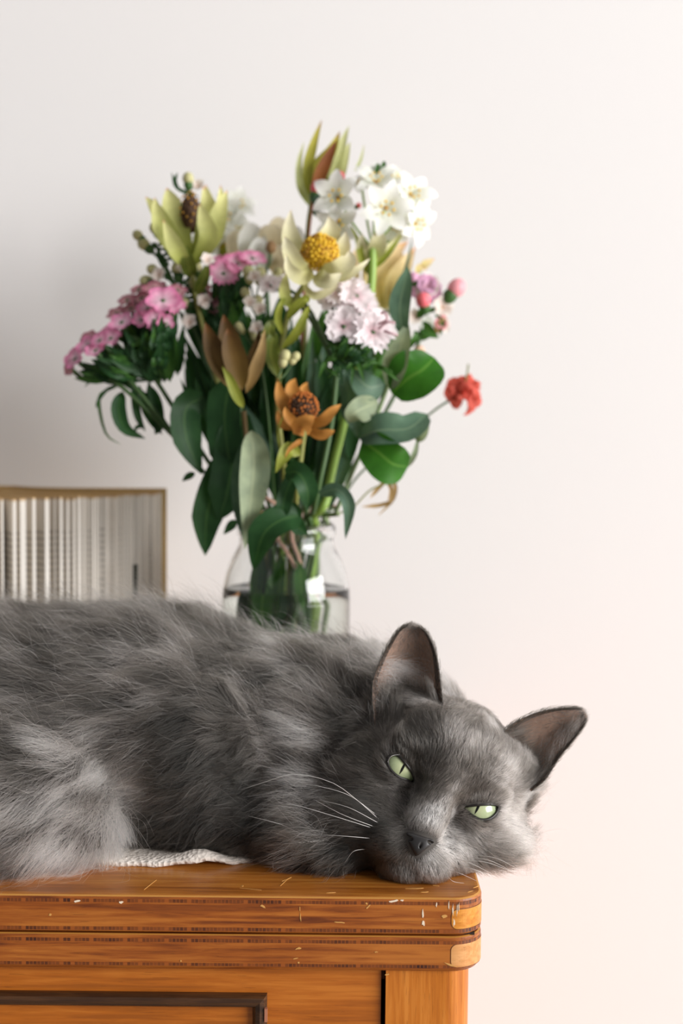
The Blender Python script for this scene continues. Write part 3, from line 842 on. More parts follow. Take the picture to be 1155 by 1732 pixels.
short = ln < 0.0065; mid_ = (~short) & (ln < 0.0125); long_ = ~(short | mid_)
for msk, nseg, wig, cl, cn, rad, dr in ((short, 4, 0.35, 0.30, 9, 0.000070, 0.0), (mid_, 5, 0.5, 0.40, 14, 0.000072, 0.02), (long_, 7, 0.8, 0.78, 34, 0.000080, 0.10)):
    n = int(msk.sum())
    b = grow(P[msk], N[msk], lnn[msk], lf[msk], pl[msk], D[msk], nseg, wig, cl, cn, rad, dr)
    add_batch(b, fur_color(pl[msk], n, h[msk]))
# stray guard hairs that stand off the coat
sel = np.flatnonzero(long_); sel = rng.choice(sel, min(12000, len(sel)), replace=False)
b = grow(P[sel], N[sel], lnn[sel]*1.35, lf[sel]*1.5, pl[sel], D[sel], 8, 1.1, 0, 1, 0.00008, 0.05, 0.3)
add_batch(b, fur_color(pl[sel] + 0.25, len(sel), None))

# ear fur: short velvet on the backs and rims, long pale wisps inside
def ear_fur(ear, sgn, seed):
    front = ear[3]; nt, ns, _ = front.shape
    du = np.gradient(front, axis=1); dv = np.gradient(front, axis=0); nn = np.cross(du, dv); nn /= np.linalg.norm(nn, axis=-1, keepdims=True) + 1e-9
    if nn[..., 2].mean() < 0: nn = -nn
    def pick(n, tlo, thi, slo, shi, tpow=1.0):
        t_ = tlo + (thi - tlo)*rng.random(n)**tpow; s_ = slo + (shi - slo)*rng.random(n)
        fi, fj = t_*(nt-1), s_*(ns-1); i = np.minimum(fi.astype(int), nt-2); j = np.minimum(fj.astype(int), ns-2)
        a, b_ = (fi - i)[:, None], (fj - j)[:, None]
        bil = lambda A: (A[i, j]*(1-a) + A[i+1, j]*a)*(1-b_) + (A[i, j+1]*(1-a) + A[i+1, j+1]*a)*b_
        return bil(front), bil(nn), bil(dv/np.linalg.norm(dv, axis=-1, keepdims=True)), t_, s_
    tow = lambda V: V @ HM
    def emit(q, nv, dvv, n, length, lift, pale, **kw):
        b = grow(H0n + tow(q)*0.001, tow(nv), np.broadcast_to(length, (n,)), np.full(n, lift), None, tow(dvv), **kw)
        add_batch(b, fur_color(np.full(n, pale), n, None))
    # rims
    n = 5200
    q, nv, dd, t_, s_ = pick(n, 0, 1, 0, 1)
    edge = rng.random(n) < 0.5; s2 = np.where(edge, rng.random(n)*0.07, 1 - rng.random(n)*0.07)
    q, nv, dd, t_, s_ = pick(n, 0.0, 0.95, 0, 1)
    fi, fj = t_*(nt-1), s2*(ns-1); i = np.minimum(fi.astype(int), nt-2); j = np.minimum(fj.astype(int), ns-2); a, b_ = (fi-i)[:, None], (fj-j)[:, None]
    bil = lambda A: (A[i, j]*(1-a) + A[i+1, j]*a)*(1-b_) + (A[i, j+1]*(1-a) + A[i+1, j+1]*a)*b_
    q, nv, dd = bil(front), bil(nn), bil(dv/np.linalg.norm(dv, axis=-1, keepdims=True))
    side = bil(du/np.linalg.norm(du, axis=-1, keepdims=True))*np.where(s2 < 0.5, -1, 1)[:, None]
    emit(q, side*0.8 + nv*0.2, dd, n, 0.0019*np.clip((1.02 - t_)*5, 0.2, 1), 0.5, 0.22, nseg=3, wig=0.2, clump=0, clump_n=1, radius=0.00007, jit=0.2)
    # back of the ear
    n = 5000; q, nv, dd, t_, s_ = pick(n, 0, 0.9, 0, 1)
    emit(q - nv*1.2, -nv, dd, n, 0.004, 0.25, 0.35, nseg=3, wig=0.2, clump=0, clump_n=1, radius=0.00007)
    # fine down inside
    n = 1500; q, nv, dd, t_, s_ = pick(n, 0, 0.95, 0.03, 0.97)
    emit(q, nv, dd, n, 0.004, 0.2, 0.60, nseg=3, wig=0.3, clump=0, clump_n=1, radius=0.00005, jit=0.4)
    return pick, emit
pk, em = ear_fur(earL, -1, 1)
n = 800; q, nv, dd, t_, s_ = pk(n, 0.02, 0.42, 0.02, 0.5)      # wisps sweeping across the left ear
sweep = np.array([[1.0, 0.25, 0.1]])*np.ones((n, 1)) + dd*0.3*rng.normal(size=(n, 1))
em(q, nv, sweep, n, 0.020, 0.4, 1.05, nseg=7, wig=0.7, clump=0.6, clump_n=22, radius=0.00006, jit=0.22)
n = 1500; q, nv, dd, t_, s_ = pk(n, 0.0, 0.16, 0.03, 0.97)
em(q, nv, dd + np.array([[0.25, 0, 0]]), n, 0.015, 0.35, 0.4, nseg=6, wig=0.6, clump=0.5, clump_n=22, radius=0.00006, jit=0.2)
pk, em = ear_fur(earR, 1, 2)
n = 500; q, nv, dd, t_, s_ = pk(n, 0.25, 0.75, 0.62, 0.98)
em(q, nv, dd*0.8 + np.array([[-0.2, 0.6, 0.2]]), n, 0.009, 0.35, 0.7, nseg=6, wig=0.5, clump=0.4, clump_n=12, radius=0.00005, jit=0.3)
n = 1300; q, nv, dd, t_, s_ = pk(n, 0.0, 0.20, 0.02, 0.98)
em(q, nv, dd + np.array([[0.2, 0.2, 0]]), n, 0.012, 0.35, 0.45, nseg=6, wig=0.6, clump=0.5, clump_n=20, radius=0.00006, jit=0.25)

M_fur = bpy.data.materials.new('grey_fur'); M_fur.use_nodes = True
t = NT(M_fur); t.n.remove(t.b)
hb = t.node('ShaderNodeBsdfHairPrincipled'); hb.parametrization = 'COLOR'
hb.inputs['Roughness'].default_value = 0.42; hb.inputs['Radial Roughness'].default_value = 0.62
hb.inputs['IOR'].default_value = 1.45
at = t.node('ShaderNodeAttribute', attribute_name='tint')
hi = t.node('ShaderNodeHairInfo')
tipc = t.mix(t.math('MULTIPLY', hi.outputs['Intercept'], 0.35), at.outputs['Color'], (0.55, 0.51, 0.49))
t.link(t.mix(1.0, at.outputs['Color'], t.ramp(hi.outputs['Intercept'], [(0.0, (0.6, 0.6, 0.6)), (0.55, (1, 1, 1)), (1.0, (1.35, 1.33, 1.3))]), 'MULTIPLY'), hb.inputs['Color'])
t.link(hb.outputs[0], t.n['Material Output'].inputs['Surface'])
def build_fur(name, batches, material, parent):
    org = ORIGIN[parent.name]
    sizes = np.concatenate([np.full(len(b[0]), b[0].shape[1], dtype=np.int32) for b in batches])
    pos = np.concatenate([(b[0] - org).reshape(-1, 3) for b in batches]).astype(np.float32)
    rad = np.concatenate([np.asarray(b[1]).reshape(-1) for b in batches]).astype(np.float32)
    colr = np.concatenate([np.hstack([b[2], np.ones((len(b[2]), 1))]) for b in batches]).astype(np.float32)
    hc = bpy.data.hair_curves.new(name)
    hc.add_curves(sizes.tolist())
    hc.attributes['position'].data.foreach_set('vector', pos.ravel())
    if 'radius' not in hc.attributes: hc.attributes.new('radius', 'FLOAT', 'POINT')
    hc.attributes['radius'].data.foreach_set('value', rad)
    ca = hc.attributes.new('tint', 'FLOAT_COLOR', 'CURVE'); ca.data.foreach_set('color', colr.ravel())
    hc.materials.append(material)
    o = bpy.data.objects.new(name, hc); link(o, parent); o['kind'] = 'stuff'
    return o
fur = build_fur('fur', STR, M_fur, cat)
fur['label'] = 'long soft grey fur, paler on belly and ruff, side light and shade painted into its tint'

# ---- whiskers: single white hairs
M_whisk = mat('whisker_white', (0.85, 0.83, 0.80), 0.3)
WH = [  # pixel path, start depth and end depth (local w, mm)
 [(640, 1385), (600, 1350), (560, 1323), (500, 1309), (450, 1322), (408, 1336)], [(636, 1378), (590, 1345), (540, 1330), (510, 1326)],
 [(640, 1392), (590, 1366), (540, 1353)], [(628, 1400), (570, 1382), (500, 1362), (470, 1362)], [(632, 1398), (580, 1378), (530, 1352)],
 [(628, 1418), (580, 1414), (540, 1412)], [(620, 1436), (598, 1440), (584, 1458)], [(560, 1420), (520, 1424), (490, 1428)],
 [(500, 1402), (460, 1390), (420, 1380)],
 [(770, 1452), (800, 1462), (832, 1478)], [(775, 1462), (800, 1470), (836, 1482)], [(780, 1456), (820, 1458), (866, 1474)], [(790, 1450), (830, 1456), (880, 1482)],
 [(755, 1470), (780, 1478), (806, 1490)], [(752, 1474), (765, 1490), (785, 1494)], [(795, 1446), (840, 1452), (890, 1478)], [(782, 1466), (810, 1474), (832, 1486)],
 [(655, 1290), (662, 1279), (676, 1276)]]
for k, path in enumerate(WH):
    C2 = catmull(path, 14); r0 = on_body(*path[0]); w0 = HLoc(r0[None])[0][2]; out = []
    for i, (x, y) in enumerate(C2):
        s = i/13; w_ = w0 + 9*math.sin(min(1, s*1.6)*math.pi/2) - 6*s*s
        u_, v_ = HP(x, y, w_); out.append(HG(u_, v_, w_))
    out = np.array(out); out[0] = r0
    V, F = tube_geo(out, np.linspace(0.00011, 0.00003, 14), 5)
    mesh('whisker', V, F, M_whisk, cat)

# ------------------------------------------------------------------ crocheted doily under the cat
M_doily = mat('white_crochet', srgb(226, 216, 206), 0.95); t = NT(M_doily); c = t.node('ShaderNodeTexCoord').outputs['Object']
vor = t.node('ShaderNodeTexVoronoi'); vor.inputs['Scale'].default_value = 420.0; t.link(t.mapping(c, (1, 1, 1), rot=(0, 0, 0.6)), vor.inputs['Vector'])
t.bump(vor.outputs['Distance'], 0.8, 0.0012)
dc = W(345, 1462, 0.0); hump = np.array([W(338, 1452, 0.0).x, 0.006])
nr, na = 14, 120; V = []; cxd, cyd = -0.092, 0.1085; Rd = 0.112
for i in range(nr + 1):
    for j in range(na):
        a = 2*math.pi*j/na; r = Rd*(i/nr)*(1 + (0.010*math.cos(na/3*a) if i == nr else 0))
        x, y = cxd + r*math.cos(a)*1.10, cyd + r*math.sin(a)*(1.0 if math.sin(a) < 0 else 0.48)      # its back edge ends before the jar
        e = math.exp(-((x - hump[0])/0.011)**2 - ((y - hump[1])/(0.010 if y < hump[1] else 0.0055))**2)
        e2 = math.exp(-((x - hump[0] + 0.018)/0.014)**2 - ((y - hump[1])/(0.010 if y < hump[1] else 0.0055))**2)
        V.append((x, y - 0.003*e, T + 0.0022 + 0.0056*e + 0.0012*e2))
top_n = len(V)
V += [(x, y, max(T + 0.0001, z - 0.0021)) for x, y, z in V]
F = []
for i in range(nr):
    for j in range(na):
        a, b, c_, d = i*na + j, i*na + (j+1) % na, (i+1)*na + (j+1) % na, (i+1)*na + j
        F.append((a, d, c_, b)); F.append((a + top_n, b + top_n, c_ + top_n, d + top_n))
for j in range(na):
    a, b = nr*na + j, nr*na + (j+1) % na; F.append((a, a + top_n, b + top_n, b))
doily = mesh('doily', V, F, M_doily, None, True, (cxd, cyd, T))
tag(doily, 'white crocheted doily peeking out from under the cat', 'doily')

# ------------------------------------------------------------------ open book with fanned pages
M_page = mat('book_paper', srgb(248, 240, 230), 0.9); t = NT(M_page)
uvn = t.node('ShaderNodeUVMap'); uvn.uv_map = 'UVMap'
sp = t.node('ShaderNodeSeparateXYZ'); t.link(uvn.outputs[0], sp.inputs[0]); U, Vv = sp.outputs[0], sp.outputs[1]
row = t.math('MULTIPLY', Vv, 42.0); rf = t.math('FRACT', row)
inrow = t.math('MULTIPLY', t.math('GREATER_THAN', rf, 0.28), t.math('LESS_THAN', rf, 0.72))
blk = t.math('MULTIPLY', t.math('MULTIPLY', t.math('LESS_THAN', Vv, 0.885), t.math('GREATER_THAN', Vv, 0.10)), t.math('MULTIPLY', t.math('GREATER_THAN', U, 0.13), t.math('LESS_THAN', U, 0.985)))
cmb = t.node('ShaderNodeCombineXYZ'); t.link(t.math('MULTIPLY', U, 42.0), cmb.inputs[0]); t.link(t.math('FLOOR', row), cmb.inputs[1]); t.link(sp.outputs[2], cmb.inputs[2])
words = t.math('GREATER_THAN', t.noise(cmb.outputs[0], 1.0, 2), 0.42)
ink = t.math('MULTIPLY', t.math('MULTIPLY', inrow, blk), t.math('MULTIPLY', words, 0.42))
age = t.math('MULTIPLY', t.math('SUBTRACT', Vv, 0.986), 80.0, True)
paper = t.mix(t.math('MULTIPLY', t.noise(t.node('ShaderNodeTexCoord').outputs['Object'], 18, 3), 0.5), srgb(250, 245, 238), srgb(244, 236, 222))
t.link(t.mix(ink, t.mix(age, paper, srgb(206, 166, 104)), srgb(70, 66, 58)), t.b.inputs['Base Color'])
tr = t.node('ShaderNodeBsdfTranslucent'); tr.inputs['Color'].default_value = (0.82, 0.74, 0.62, 1)
mx = t.node('ShaderNodeMixShader'); mx.inputs[0].default_value = 0.28
t.link(t.b.outputs[0], mx.inputs[1]); t.link(tr.outputs[0], mx.inputs[2]); t.link(mx.outputs[0], t.n['Material Output'].inputs['Surface'])
M_cover = mat('book_cover', srgb(196, 164, 104), 0.6)
BS = W(6, 900, 0.305); BH = 0.1765; RP = 0.1145
book = thing('open_book', (BS.x, BS.y, T), 'old book standing upright with its yellowed pages fanned open', 'book')
rb = random.Random(5)
def page_curve(a, R, n=14, bow=0.45):
    pts = [(BS.x + a*0.0045, BS.y)]; x, y = pts[0]
    for k in range(n):
        s = (k + 0.5)/n; hdg = a*(bow + (1 - bow)*min(1, s*2.2)); kk = max(0, min(1, a)); sm = max(0, min(1, (s - 0.4)/0.5)); hdg += max(0, 1.6 - a)*kk*sm*sm*(3 - 2*sm); x += math.sin(hdg)*R/n; y -= math.cos(hdg)*R/n
        pts.append((x, y))
    return pts
def page(name, a, R, material, th, h, bow=0.45):
    P = np.array(page_curve(a, R, 14, bow)); tg = np.gradient(P, axis=0); tg /= np.linalg.norm(tg, axis=1)[:, None]; nr_ = np.stack([tg[:, 1], -tg[:, 0]], 1)
    V = []; F = []; n = len(P)
    for side in (1, -1):
        for z in (T + 0.0003, T + h):
            V += [(p[0] + q[0]*th/2*side, p[1] + q[1]*th/2*side, z) for p, q in zip(P, nr_)]
    A0, A1, B0, B1 = 0, n, 2*n, 3*n
    for i in range(n-1):
        F += [(A0+i, A1+i, A1+i+1, A0+i+1), (B0+i, B0+i+1, B1+i+1, B1+i), (A1+i, B1+i, B1+i+1, A1+i+1), (A0+i, A0+i+1, B0+i+1, B0+i)]
    F += [(A0+n-1, A1+n-1, B1+n-1, B0+n-1), (A0, B0, B1, A1)]
    o = mesh(name, V, F, material, book, False)
    uv = o.data.uv_layers.new(name='UVMap'); off = rb.random()*0.0
    for lp in o.data.loops:
        i = lp.vertex_index % n; top = (lp.vertex_index // n) % 2; uv.data[lp.index].uv = (i/(n-1), float(top))
    return o
angs = []
a = -1.55
while a < 0.30: angs.append(a); a += rb.choice([0.034, 0.04, 0.05, 0.06])
while a < 1.62: angs.append(a); a += rb.choice([0.03, 0.04, 0.034, 0.024])
for a in angs: page('page', a, RP + rb.uniform(-0.0015, 0.0008), M_page, rb.choice([0.0004, 0.0012, 0.0022, 0.0032, 0.0038]) if a < 0.45 else rb.choice([0.0008, 0.0016, 0.0024, 0.0030]), BH - 0.002 + rb.uniform(-0.0006, 0.0006), 0.45 + rb.uniform(-0.04, 0.04))
page('cover', 1.66, RP + 0.0018, M_cover, 0.0012, BH); page('cover', -1.66, RP + 0.004, M_cover, 0.0012, BH)
m = MB(); m.box(BS.x - 0.011, BS.x + 0.011, BS.y - 0.0005, BS.y + 0.0012, T + 0.0002, T + BH); m.build('spine', M_cover, book)
pm = W(229, 962, 0.222); m = MB(); m.box(pm.x - 0.0016, pm.x + 0.0016, pm.y - 0.0004, pm.y + 0.0004, pm.z - 0.020, pm.z + 0.003)
o = m.build('page_marker', mat('marker_dark', srgb(58, 58, 48), 0.7), book)

# ------------------------------------------------------------------ glass jar with water
YJ = 0.215
JC = W(484, 985, YJ); JX = JC.x
M_glass = mat('clear_glass', (0.97, 0.985, 0.98), 0.0, Transmission_Weight=1.0, IOR=1.45)
M_water = mat('vase_water', (0.93, 0.97, 0.93), 0.0, Transmission_Weight=1.0, IOR=1.33)
outer = [(0.0, 0.0), (0.034, 0.0), (0.0385, 0.0015), (0.0410, 0.006), (0.0418, 0.014), (0.0418, 0.108), (0.0412, 0.118), (0.0392, 0.127), (0.0360, 0.135), (0.0330, 0.140), (0.0312, 0.144), (0.0306, 0.148), (0.0310, 0.150), (0.0322, 0.1512), (0.0322, 0.1555), (0.0314, 0.1575), (0.0303, 0.1585)]
inner = [(0.0292, 0.1575), (0.0288, 0.148), (0.0294, 0.144), (0.0312, 0.1385), (0.0342, 0.1330), (0.0372, 0.1255), (0.0391, 0.117), (0.0397, 0.108), (0.0397, 0.014), (0.0385, 0.008), (0.034, 0.006), (0.0, 0.0055)]
jar = thing('glass_jar', (JX, YJ, T), 'clear glass jar half filled with water holding the flowers', 'jar')
V, F = lathe_geo(outer + inner, (JX, YJ, T + 0.0002), 72)
mesh('glass', V, F, M_glass, jar)
wl = 0.1165
wprof = [(0.0, 0.0050), (0.034, 0.0054), (0.0388, 0.008), (0.0400, 0.014), (0.0400, 0.108), (0.03945, wl), (0.0385, wl - 0.0006), (0.0, wl - 0.0008)]
V, F = lathe_geo(wprof, (JX, YJ, T + 0.0002), 72)
mesh('water', V, F, M_water, jar)

# ------------------------------------------------------------------ the bouquet: every stem a thing of its own
rf_ = random.Random(11)
def petal_mat(name, c0, c1, rough=0.55, transl=0.3, scale=60, tip=None, tip_at=0.8):
    """colour runs base -> tip along the UV, with mottling; part of the light passes through"""
    m = mat(name, c0, rough, Specular_IOR_Level=0.2); t = NT(m)
    uvn = t.node('ShaderNodeUVMap'); uvn.uv_map = 'UVMap'; sp = t.node('ShaderNodeSeparateXYZ'); t.link(uvn.outputs[0], sp.inputs[0])
    stops = [(0.0, c0), (tip_at if tip else 1.0, c1)] + ([(1.0, tip)] if tip else [])
    col = t.ramp(sp.outputs[1], stops)
    n = t.noise(t.node('ShaderNodeTexCoord').outputs['Object'], scale, 3)
    col = t.mix(1.0, col, t.ramp(n, [(0.3, (0.78, 0.78, 0.78)), (0.7, (1.15, 1.15, 1.15))]), 'MULTIPLY')
    t.link(col, t.b.inputs['Base Color'])
    if transl > 0:
        tr = t.node('ShaderNodeBsdfTranslucent'); t.link(col, tr.inputs['Color'])
        mx = t.node('ShaderNodeMixShader'); mx.inputs[0].default_value = transl
        t.link(t.b.outputs[0], mx.inputs[1]); t.link(tr.outputs[0], mx.inputs[2]); t.link(mx.outputs[0], t.n['Material Output'].inputs['Surface'])
    return m
def leaf_mat(name, c, rib, rough=0.5, transl=0.22):
    m = mat(name, c, rough, Specular_IOR_Level=0.25); t = NT(m)
    uvn = t.node('ShaderNodeUVMap'); uvn.uv_map = 'UVMap'; sp = t.node('ShaderNodeSeparateXYZ'); t.link(uvn.outputs[0], sp.inputs[0])
    mid = t.math('LESS_THAN', t.math('ABSOLUTE', t.math('SUBTRACT', sp.outputs[0], 0.5)), 0.03)
    n = t.noise(t.node('ShaderNodeTexCoord').outputs['Object'], 70, 3)
    col = t.mix(t.math('MULTIPLY', mid, 0.7), t.mix(1.0, c, t.ramp(n, [(0.3, (0.7, 0.72, 0.7)), (0.7, (1.25, 1.2, 1.1))]), 'MULTIPLY'), rib)
    t.link(col, t.b.inputs['Base Color'])
    tr = t.node('ShaderNodeBsdfTranslucent'); t.link(t.mix(1.0, col, (1.3, 1.5, 0.6), 'MULTIPLY'), tr.inputs['Color'])
    mx = t.node('ShaderNodeMixShader'); mx.inputs[0].default_value = transl
    t.link(t.b.outputs[0], mx.inputs[1]); t.link(tr.outputs[0], mx.inputs[2]); t.link(mx.outputs[0], t.n['Material Output'].inputs['Surface'])
    return m
G_dark = leaf_mat('leaf_dark_green', srgb(38, 74, 40), srgb(70, 104, 56))
G_mid = leaf_mat('leaf_mid_green', srgb(62, 104, 46), srgb(110, 146, 72))
G_round = leaf_mat('leaf_round_green', srgb(54, 108, 34), srgb(96, 140, 60), 0.35)
G_grey = leaf_mat('leaf_grey_green', srgb(150, 164, 138), srgb(176, 186, 150), 0.6, 0.12)
G_slate = leaf_mat('leaf_slate_green', srgb(84, 112, 96), srgb(120, 142, 116), 0.5, 0.15)
G_yel = leaf_mat('leaf_yellow_green', srgb(140, 148, 60), srgb(170, 172, 92), 0.5)
G_olive = leaf_mat('leaf_olive', srgb(96, 108, 44), srgb(140, 140, 70), 0.5)
S_green = mat('stem_green', srgb(62, 92, 44), 0.5)
S_bright = mat('stem_bright_green', srgb(136, 168, 72), 0.45)
S_yel = mat('stem_yellow_green', srgb(128, 130, 60), 0.55)
S_brown = mat('stem_brown', srgb(104, 84, 46), 0.7)
P_ygreen = petal_mat('bract_yellow_green', srgb(146, 158, 60), srgb(226, 224, 158), tip=srgb(230, 160, 132), tip_at=0.93)
P_cream = petal_mat('bract_cream', srgb(206, 204, 128), srgb(240, 234, 204), tip=srgb(232, 200, 160), tip_at=0.95)
P_tall = petal_mat('bract_olive', srgb(150, 160, 62), srgb(186, 176, 78), tip=srgb(168, 118, 66), tip_at=0.85)
P_tallp = petal_mat('bract_pale_lime', srgb(176, 188, 112), srgb(214, 216, 160))
P_red = petal_mat('bract_red_brown', srgb(150, 96, 48), srgb(128, 72, 48))
P_orange = petal_mat('bract_orange', srgb(164, 110, 46), srgb(224, 160, 84), transl=0.35)
P_brown = petal_mat('bract_brown', srgb(104, 82, 36), srgb(86, 62, 30), tip=srgb(108, 68, 36), tip_at=0.8, transl=0.12)
P_tan = petal_mat('bract_tan', srgb(132, 104, 56), srgb(196, 164, 112), transl=0.25)
P_peach = petal_mat('bract_peach', srgb(222, 212, 130), srgb(246, 222, 176), tip=srgb(236, 172, 124), tip_at=0.85)
P_white = petal_mat('petal_white', srgb(236, 240, 226), srgb(252, 252, 250), transl=0.3, scale=15)
P_creamfl = petal_mat('petal_cream', srgb(226, 208, 160), srgb(240, 232, 210))
P_pink = petal_mat('petal_pink', srgb(246, 214, 226), srgb(236, 134, 182), scale=260)
P_mauve = petal_mat('petal_mauve', srgb(226, 180, 180), srgb(178, 104, 124), scale=260)
P_blush = petal_mat('petal_blush', srgb(226, 192, 198), srgb(250, 238, 240), tip=srgb(252, 244, 246), tip_at=0.5, scale=260)
P_lilac = petal_mat('petal_lilac', srgb(240, 190, 206), srgb(228, 176, 212))
P_rose = petal_mat('petal_rose', srgb(246, 212, 204), srgb(244, 150, 158))
P_coral = petal_mat('petal_coral_red', srgb(196, 76, 60), srgb(236, 116, 100), transl=0.4)
P_wax = petal_mat('petal_wax_white', srgb(236, 216, 206), srgb(244, 240, 232))
M_yellow = mat('pollen_yellow', srgb(228, 186, 44), 0.6); M_ochre = mat('pollen_ochre', srgb(182, 132, 36), 0.7)
M_cone = mat('cone_brown', srgb(70, 46, 26), 0.8); M_conetip = mat('cone_tip_orange', srgb(196, 112, 40), 0.6)
M_bud = mat('bud_green_cream', srgb(188, 184, 132), 0.55); M_calyx = mat('calyx_green', srgb(58, 96, 40), 0.55)

BEV = np.array(cam_u); BEH = np.array(cam_r); BEF = -np.array(CAMR @ Vector((0, 0, 1)))
def P3(p, Y0):
    return np.array(W(p[0], p[1], Y0 + (p[2]*0.001 if len(p) > 2 else 0.0)))
def grid_mesh(name, G, material, parent):
    """G: n x m x 3 grid, u across, v along"""
    n, m_ = G.shape[:2]
    F = [(i*m_ + j, i*m_ + j+1, (i+1)*m_ + j+1, (i+1)*m_ + j) for i in range(n-1) for j in range(m_-1)]
    o = mesh(name, G.reshape(-1, 3), F, material, parent, True)
    uv = o.data.uv_layers.new(name='UVMap')
    lv = np.zeros(len(o.data.loops), dtype=np.int32); o.data.loops.foreach_get('vertex_index', lv)
    U = np.stack([(lv % m_)/(m_-1), (lv // m_)/(n-1)], 1); uv.data.foreach_set('uv', U.astype(np.float32).ravel())
    return o
def width_profile(t, shape):
    if shape == 'lance': return np.sin(np.pi*np.clip(t, 0, 1)**0.75)**0.9*0.98 + 0.02
    if shape == 'oval': return np.sqrt(np.clip(1 - (2*t - 1)**2, 0, 1))*0.99 + 0.01
    if shape == 'strap': return np.minimum(1, np.minimum(0.35 + t*4, ((1 - t)*3.2)**0.8)) + 0.01
    if shape == 'spoon': return (0.25 + 0.75*np.sin(np.pi*np.clip(t, 0, 1)**1.5)**0.8)*np.clip((1 - t)*9, 0.05, 1)
    if shape == 'needle': return np.clip((1 - t)*3, 0, 1)*0.9 + 0.1
def blade(name, pts, wpx, Y0, material, parent, shape='lance', cup=0.25, twist=0.0, n=12, m_=5, wave=0.0, seed=0):
    """a leaf or bract along traced points (px, py[, depth offset in mm]); wpx: full width in pixels"""
    C = catmull([P3(p, Y0) for p in pts], n); t_ = np.linspace(0, 1, n)
    tg = np.gradient(C, axis=0); tg /= np.linalg.norm(tg, axis=1)[:, None] + 1e-12
    toc = np.array(CAMP) - C; toc /= np.linalg.norm(toc, axis=1)[:, None]
    sd_ = np.cross(tg, toc); ln_ = np.linalg.norm(sd_, axis=1)[:, None]; sd_ = sd_/(ln_ + 1e-9)
    nm = np.cross(sd_, tg)
    if np.isscalar(twist): tw = np.full(n, math.radians(twist))
    else: tw = np.radians(np.linspace(twist[0], twist[1], n))
    s2 = sd_*np.cos(tw)[:, None] + nm*np.sin(tw)[:, None]; n2 = nm*np.cos(tw)[:, None] - sd_*np.sin(tw)[:, None]
    hw_ = width_profile(t_, shape)*wpx*mpp(Y0)/2; u = np.linspace(-1, 1, m_)
    G = C[:, None, :] + (u[None, :, None]*hw_[:, None, None])*s2[:, None, :] + (cup*(np.abs(u)[None, :, None]**1.5)*hw_[:, None, None])*n2[:, None, :]
    if wave: 
        ph = seed*1.7
        G = G + (wave*hw_[:, None, None]*np.sin(t_*11 + ph)[:, None, None]*(u[None, :, None]))*n2[:, None, :]
    return grid_mesh(name, G, material, parent)
def neck(px):                       # a stem passes the jar's neck here, then crosses to the foot
    return px
def stem(parent, pts, rpx, Y0, material, nx=480, foot=None, name='stem', seed=None):
    """stem from the head down through the neck of the jar to its bottom"""
    r_ = rf_.uniform
    head = [P3(p, Y0) for p in pts]
    nk = np.array([JX + (nx - 484)*mpp(YJ), YJ + r_(-0.012, 0.012), T + 0.150])
    d = nk[0] - JX
    nk[0] = JX + max(-0.022, min(0.022, d))
    ft = np.array([JX + (foot if foot is not None else r_(-0.022, 0.006)), YJ + r_(-0.018, 0.018), T + 0.012])
    midp = nk*0.45 + ft*0.55
    STEMS.append((catmull(head + [nk, midp, ft], 110), rpx*mpp(Y0)/2, material, parent, name))
STEMS = []
def settle_stems():
    """let the stems of the bunch lie beside each other: push crossing stems apart, keep them inside the glass"""
    n, m_ = len(STEMS), 110
    X = np.array([s_[0] for s_ in STEMS]); X0 = X.copy(); R = np.repeat(np.array([s_[1] for s_ in STEMS]), m_); sid = np.repeat(np.arange(n), m_)
    r3 = np.random.default_rng(3); iz = np.array([p[1] for p in inner[::-1]]); irr = np.array([p[0] for p in inner[::-1]])
    for it in range(110):
        P = X.reshape(-1, 3); sq = (P*P).sum(1); d2 = sq[:, None] + sq[None] - 2*P @ P.T
        need = (R[:, None] + R[None])*1.14 + 0.0006
        i, j = np.nonzero((d2 < need*need) & (sid[:, None] < sid[None]))
        if len(i) == 0: break
        d = P[i] - P[j]; d[:, 2] *= 0.15; ln_ = np.linalg.norm(d, axis=1)
        bad = ln_ < 2e-4; d[bad] = r3.normal(size=(int(bad.sum()), 3))*np.array([1, 1, 0.05]); ln_ = np.linalg.norm(d, axis=1)
        push = d/ln_[:, None]*((need[i, j] - np.sqrt(np.maximum(d2[i, j], 0)))*0.5)[:, None]
        D = np.zeros_like(P); np.add.at(D, i, push); np.add.at(D, j, -push)
        cnt = np.zeros(len(P)); np.add.at(cnt, i, 1); np.add.at(cnt, j, 1); D /= np.maximum(cnt, 1)[:, None]
        D = D.reshape(n, m_, 3); K = np.exp(-(np.arange(-6, 7)/3.0)**2); S_ = np.zeros_like(D); Wt = np.zeros((n, m_, 1)); hit = (cnt > 0).reshape(n, m_, 1).astype(float)
        for o_, k_ in zip(range(-6, 7), K):
            a0, a1 = max(0, o_), m_ + min(0, o_); b0, b1 = max(0, -o_), m_ + min(0, -o_)
            S_[:, b0:b1] += k_*D[:, a0:a1]; Wt[:, b0:b1] += k_*hit[:, a0:a1]
        X = X + S_/np.maximum(Wt, 1.0)*1.15
        X[:, 0] = X0[:, 0]; X[:, 1] = X0[:, 1]; X[..., 2] = X0[..., 2]
        z = X[..., 2] - T; ri = np.interp(z, iz, irr) - R.reshape(n, m_) - 0.0009
        ri = np.where(z < 0.166, np.where(z > 0.150, 0.0280 - R.reshape(n, m_), ri), 1.0)
        q = X[..., :2] - np.array([JX, YJ]); rr = np.linalg.norm(q, axis=-1); f = np.where(rr > ri, ri/np.maximum(rr, 1e-9), 1.0)
        X[..., :2] = np.array([JX, YJ]) + q*f[..., None]
    for (C, r, material, parent, name), C2 in zip(STEMS, X):
        C2 = np.vstack([C2[:1], (C2[:-2] + 2*C2[1:-1] + C2[2:])/4, C2[-1:]])
        V, F = tube_geo(C2, r, 7); mesh(name, V, F, material, parent)
    return X
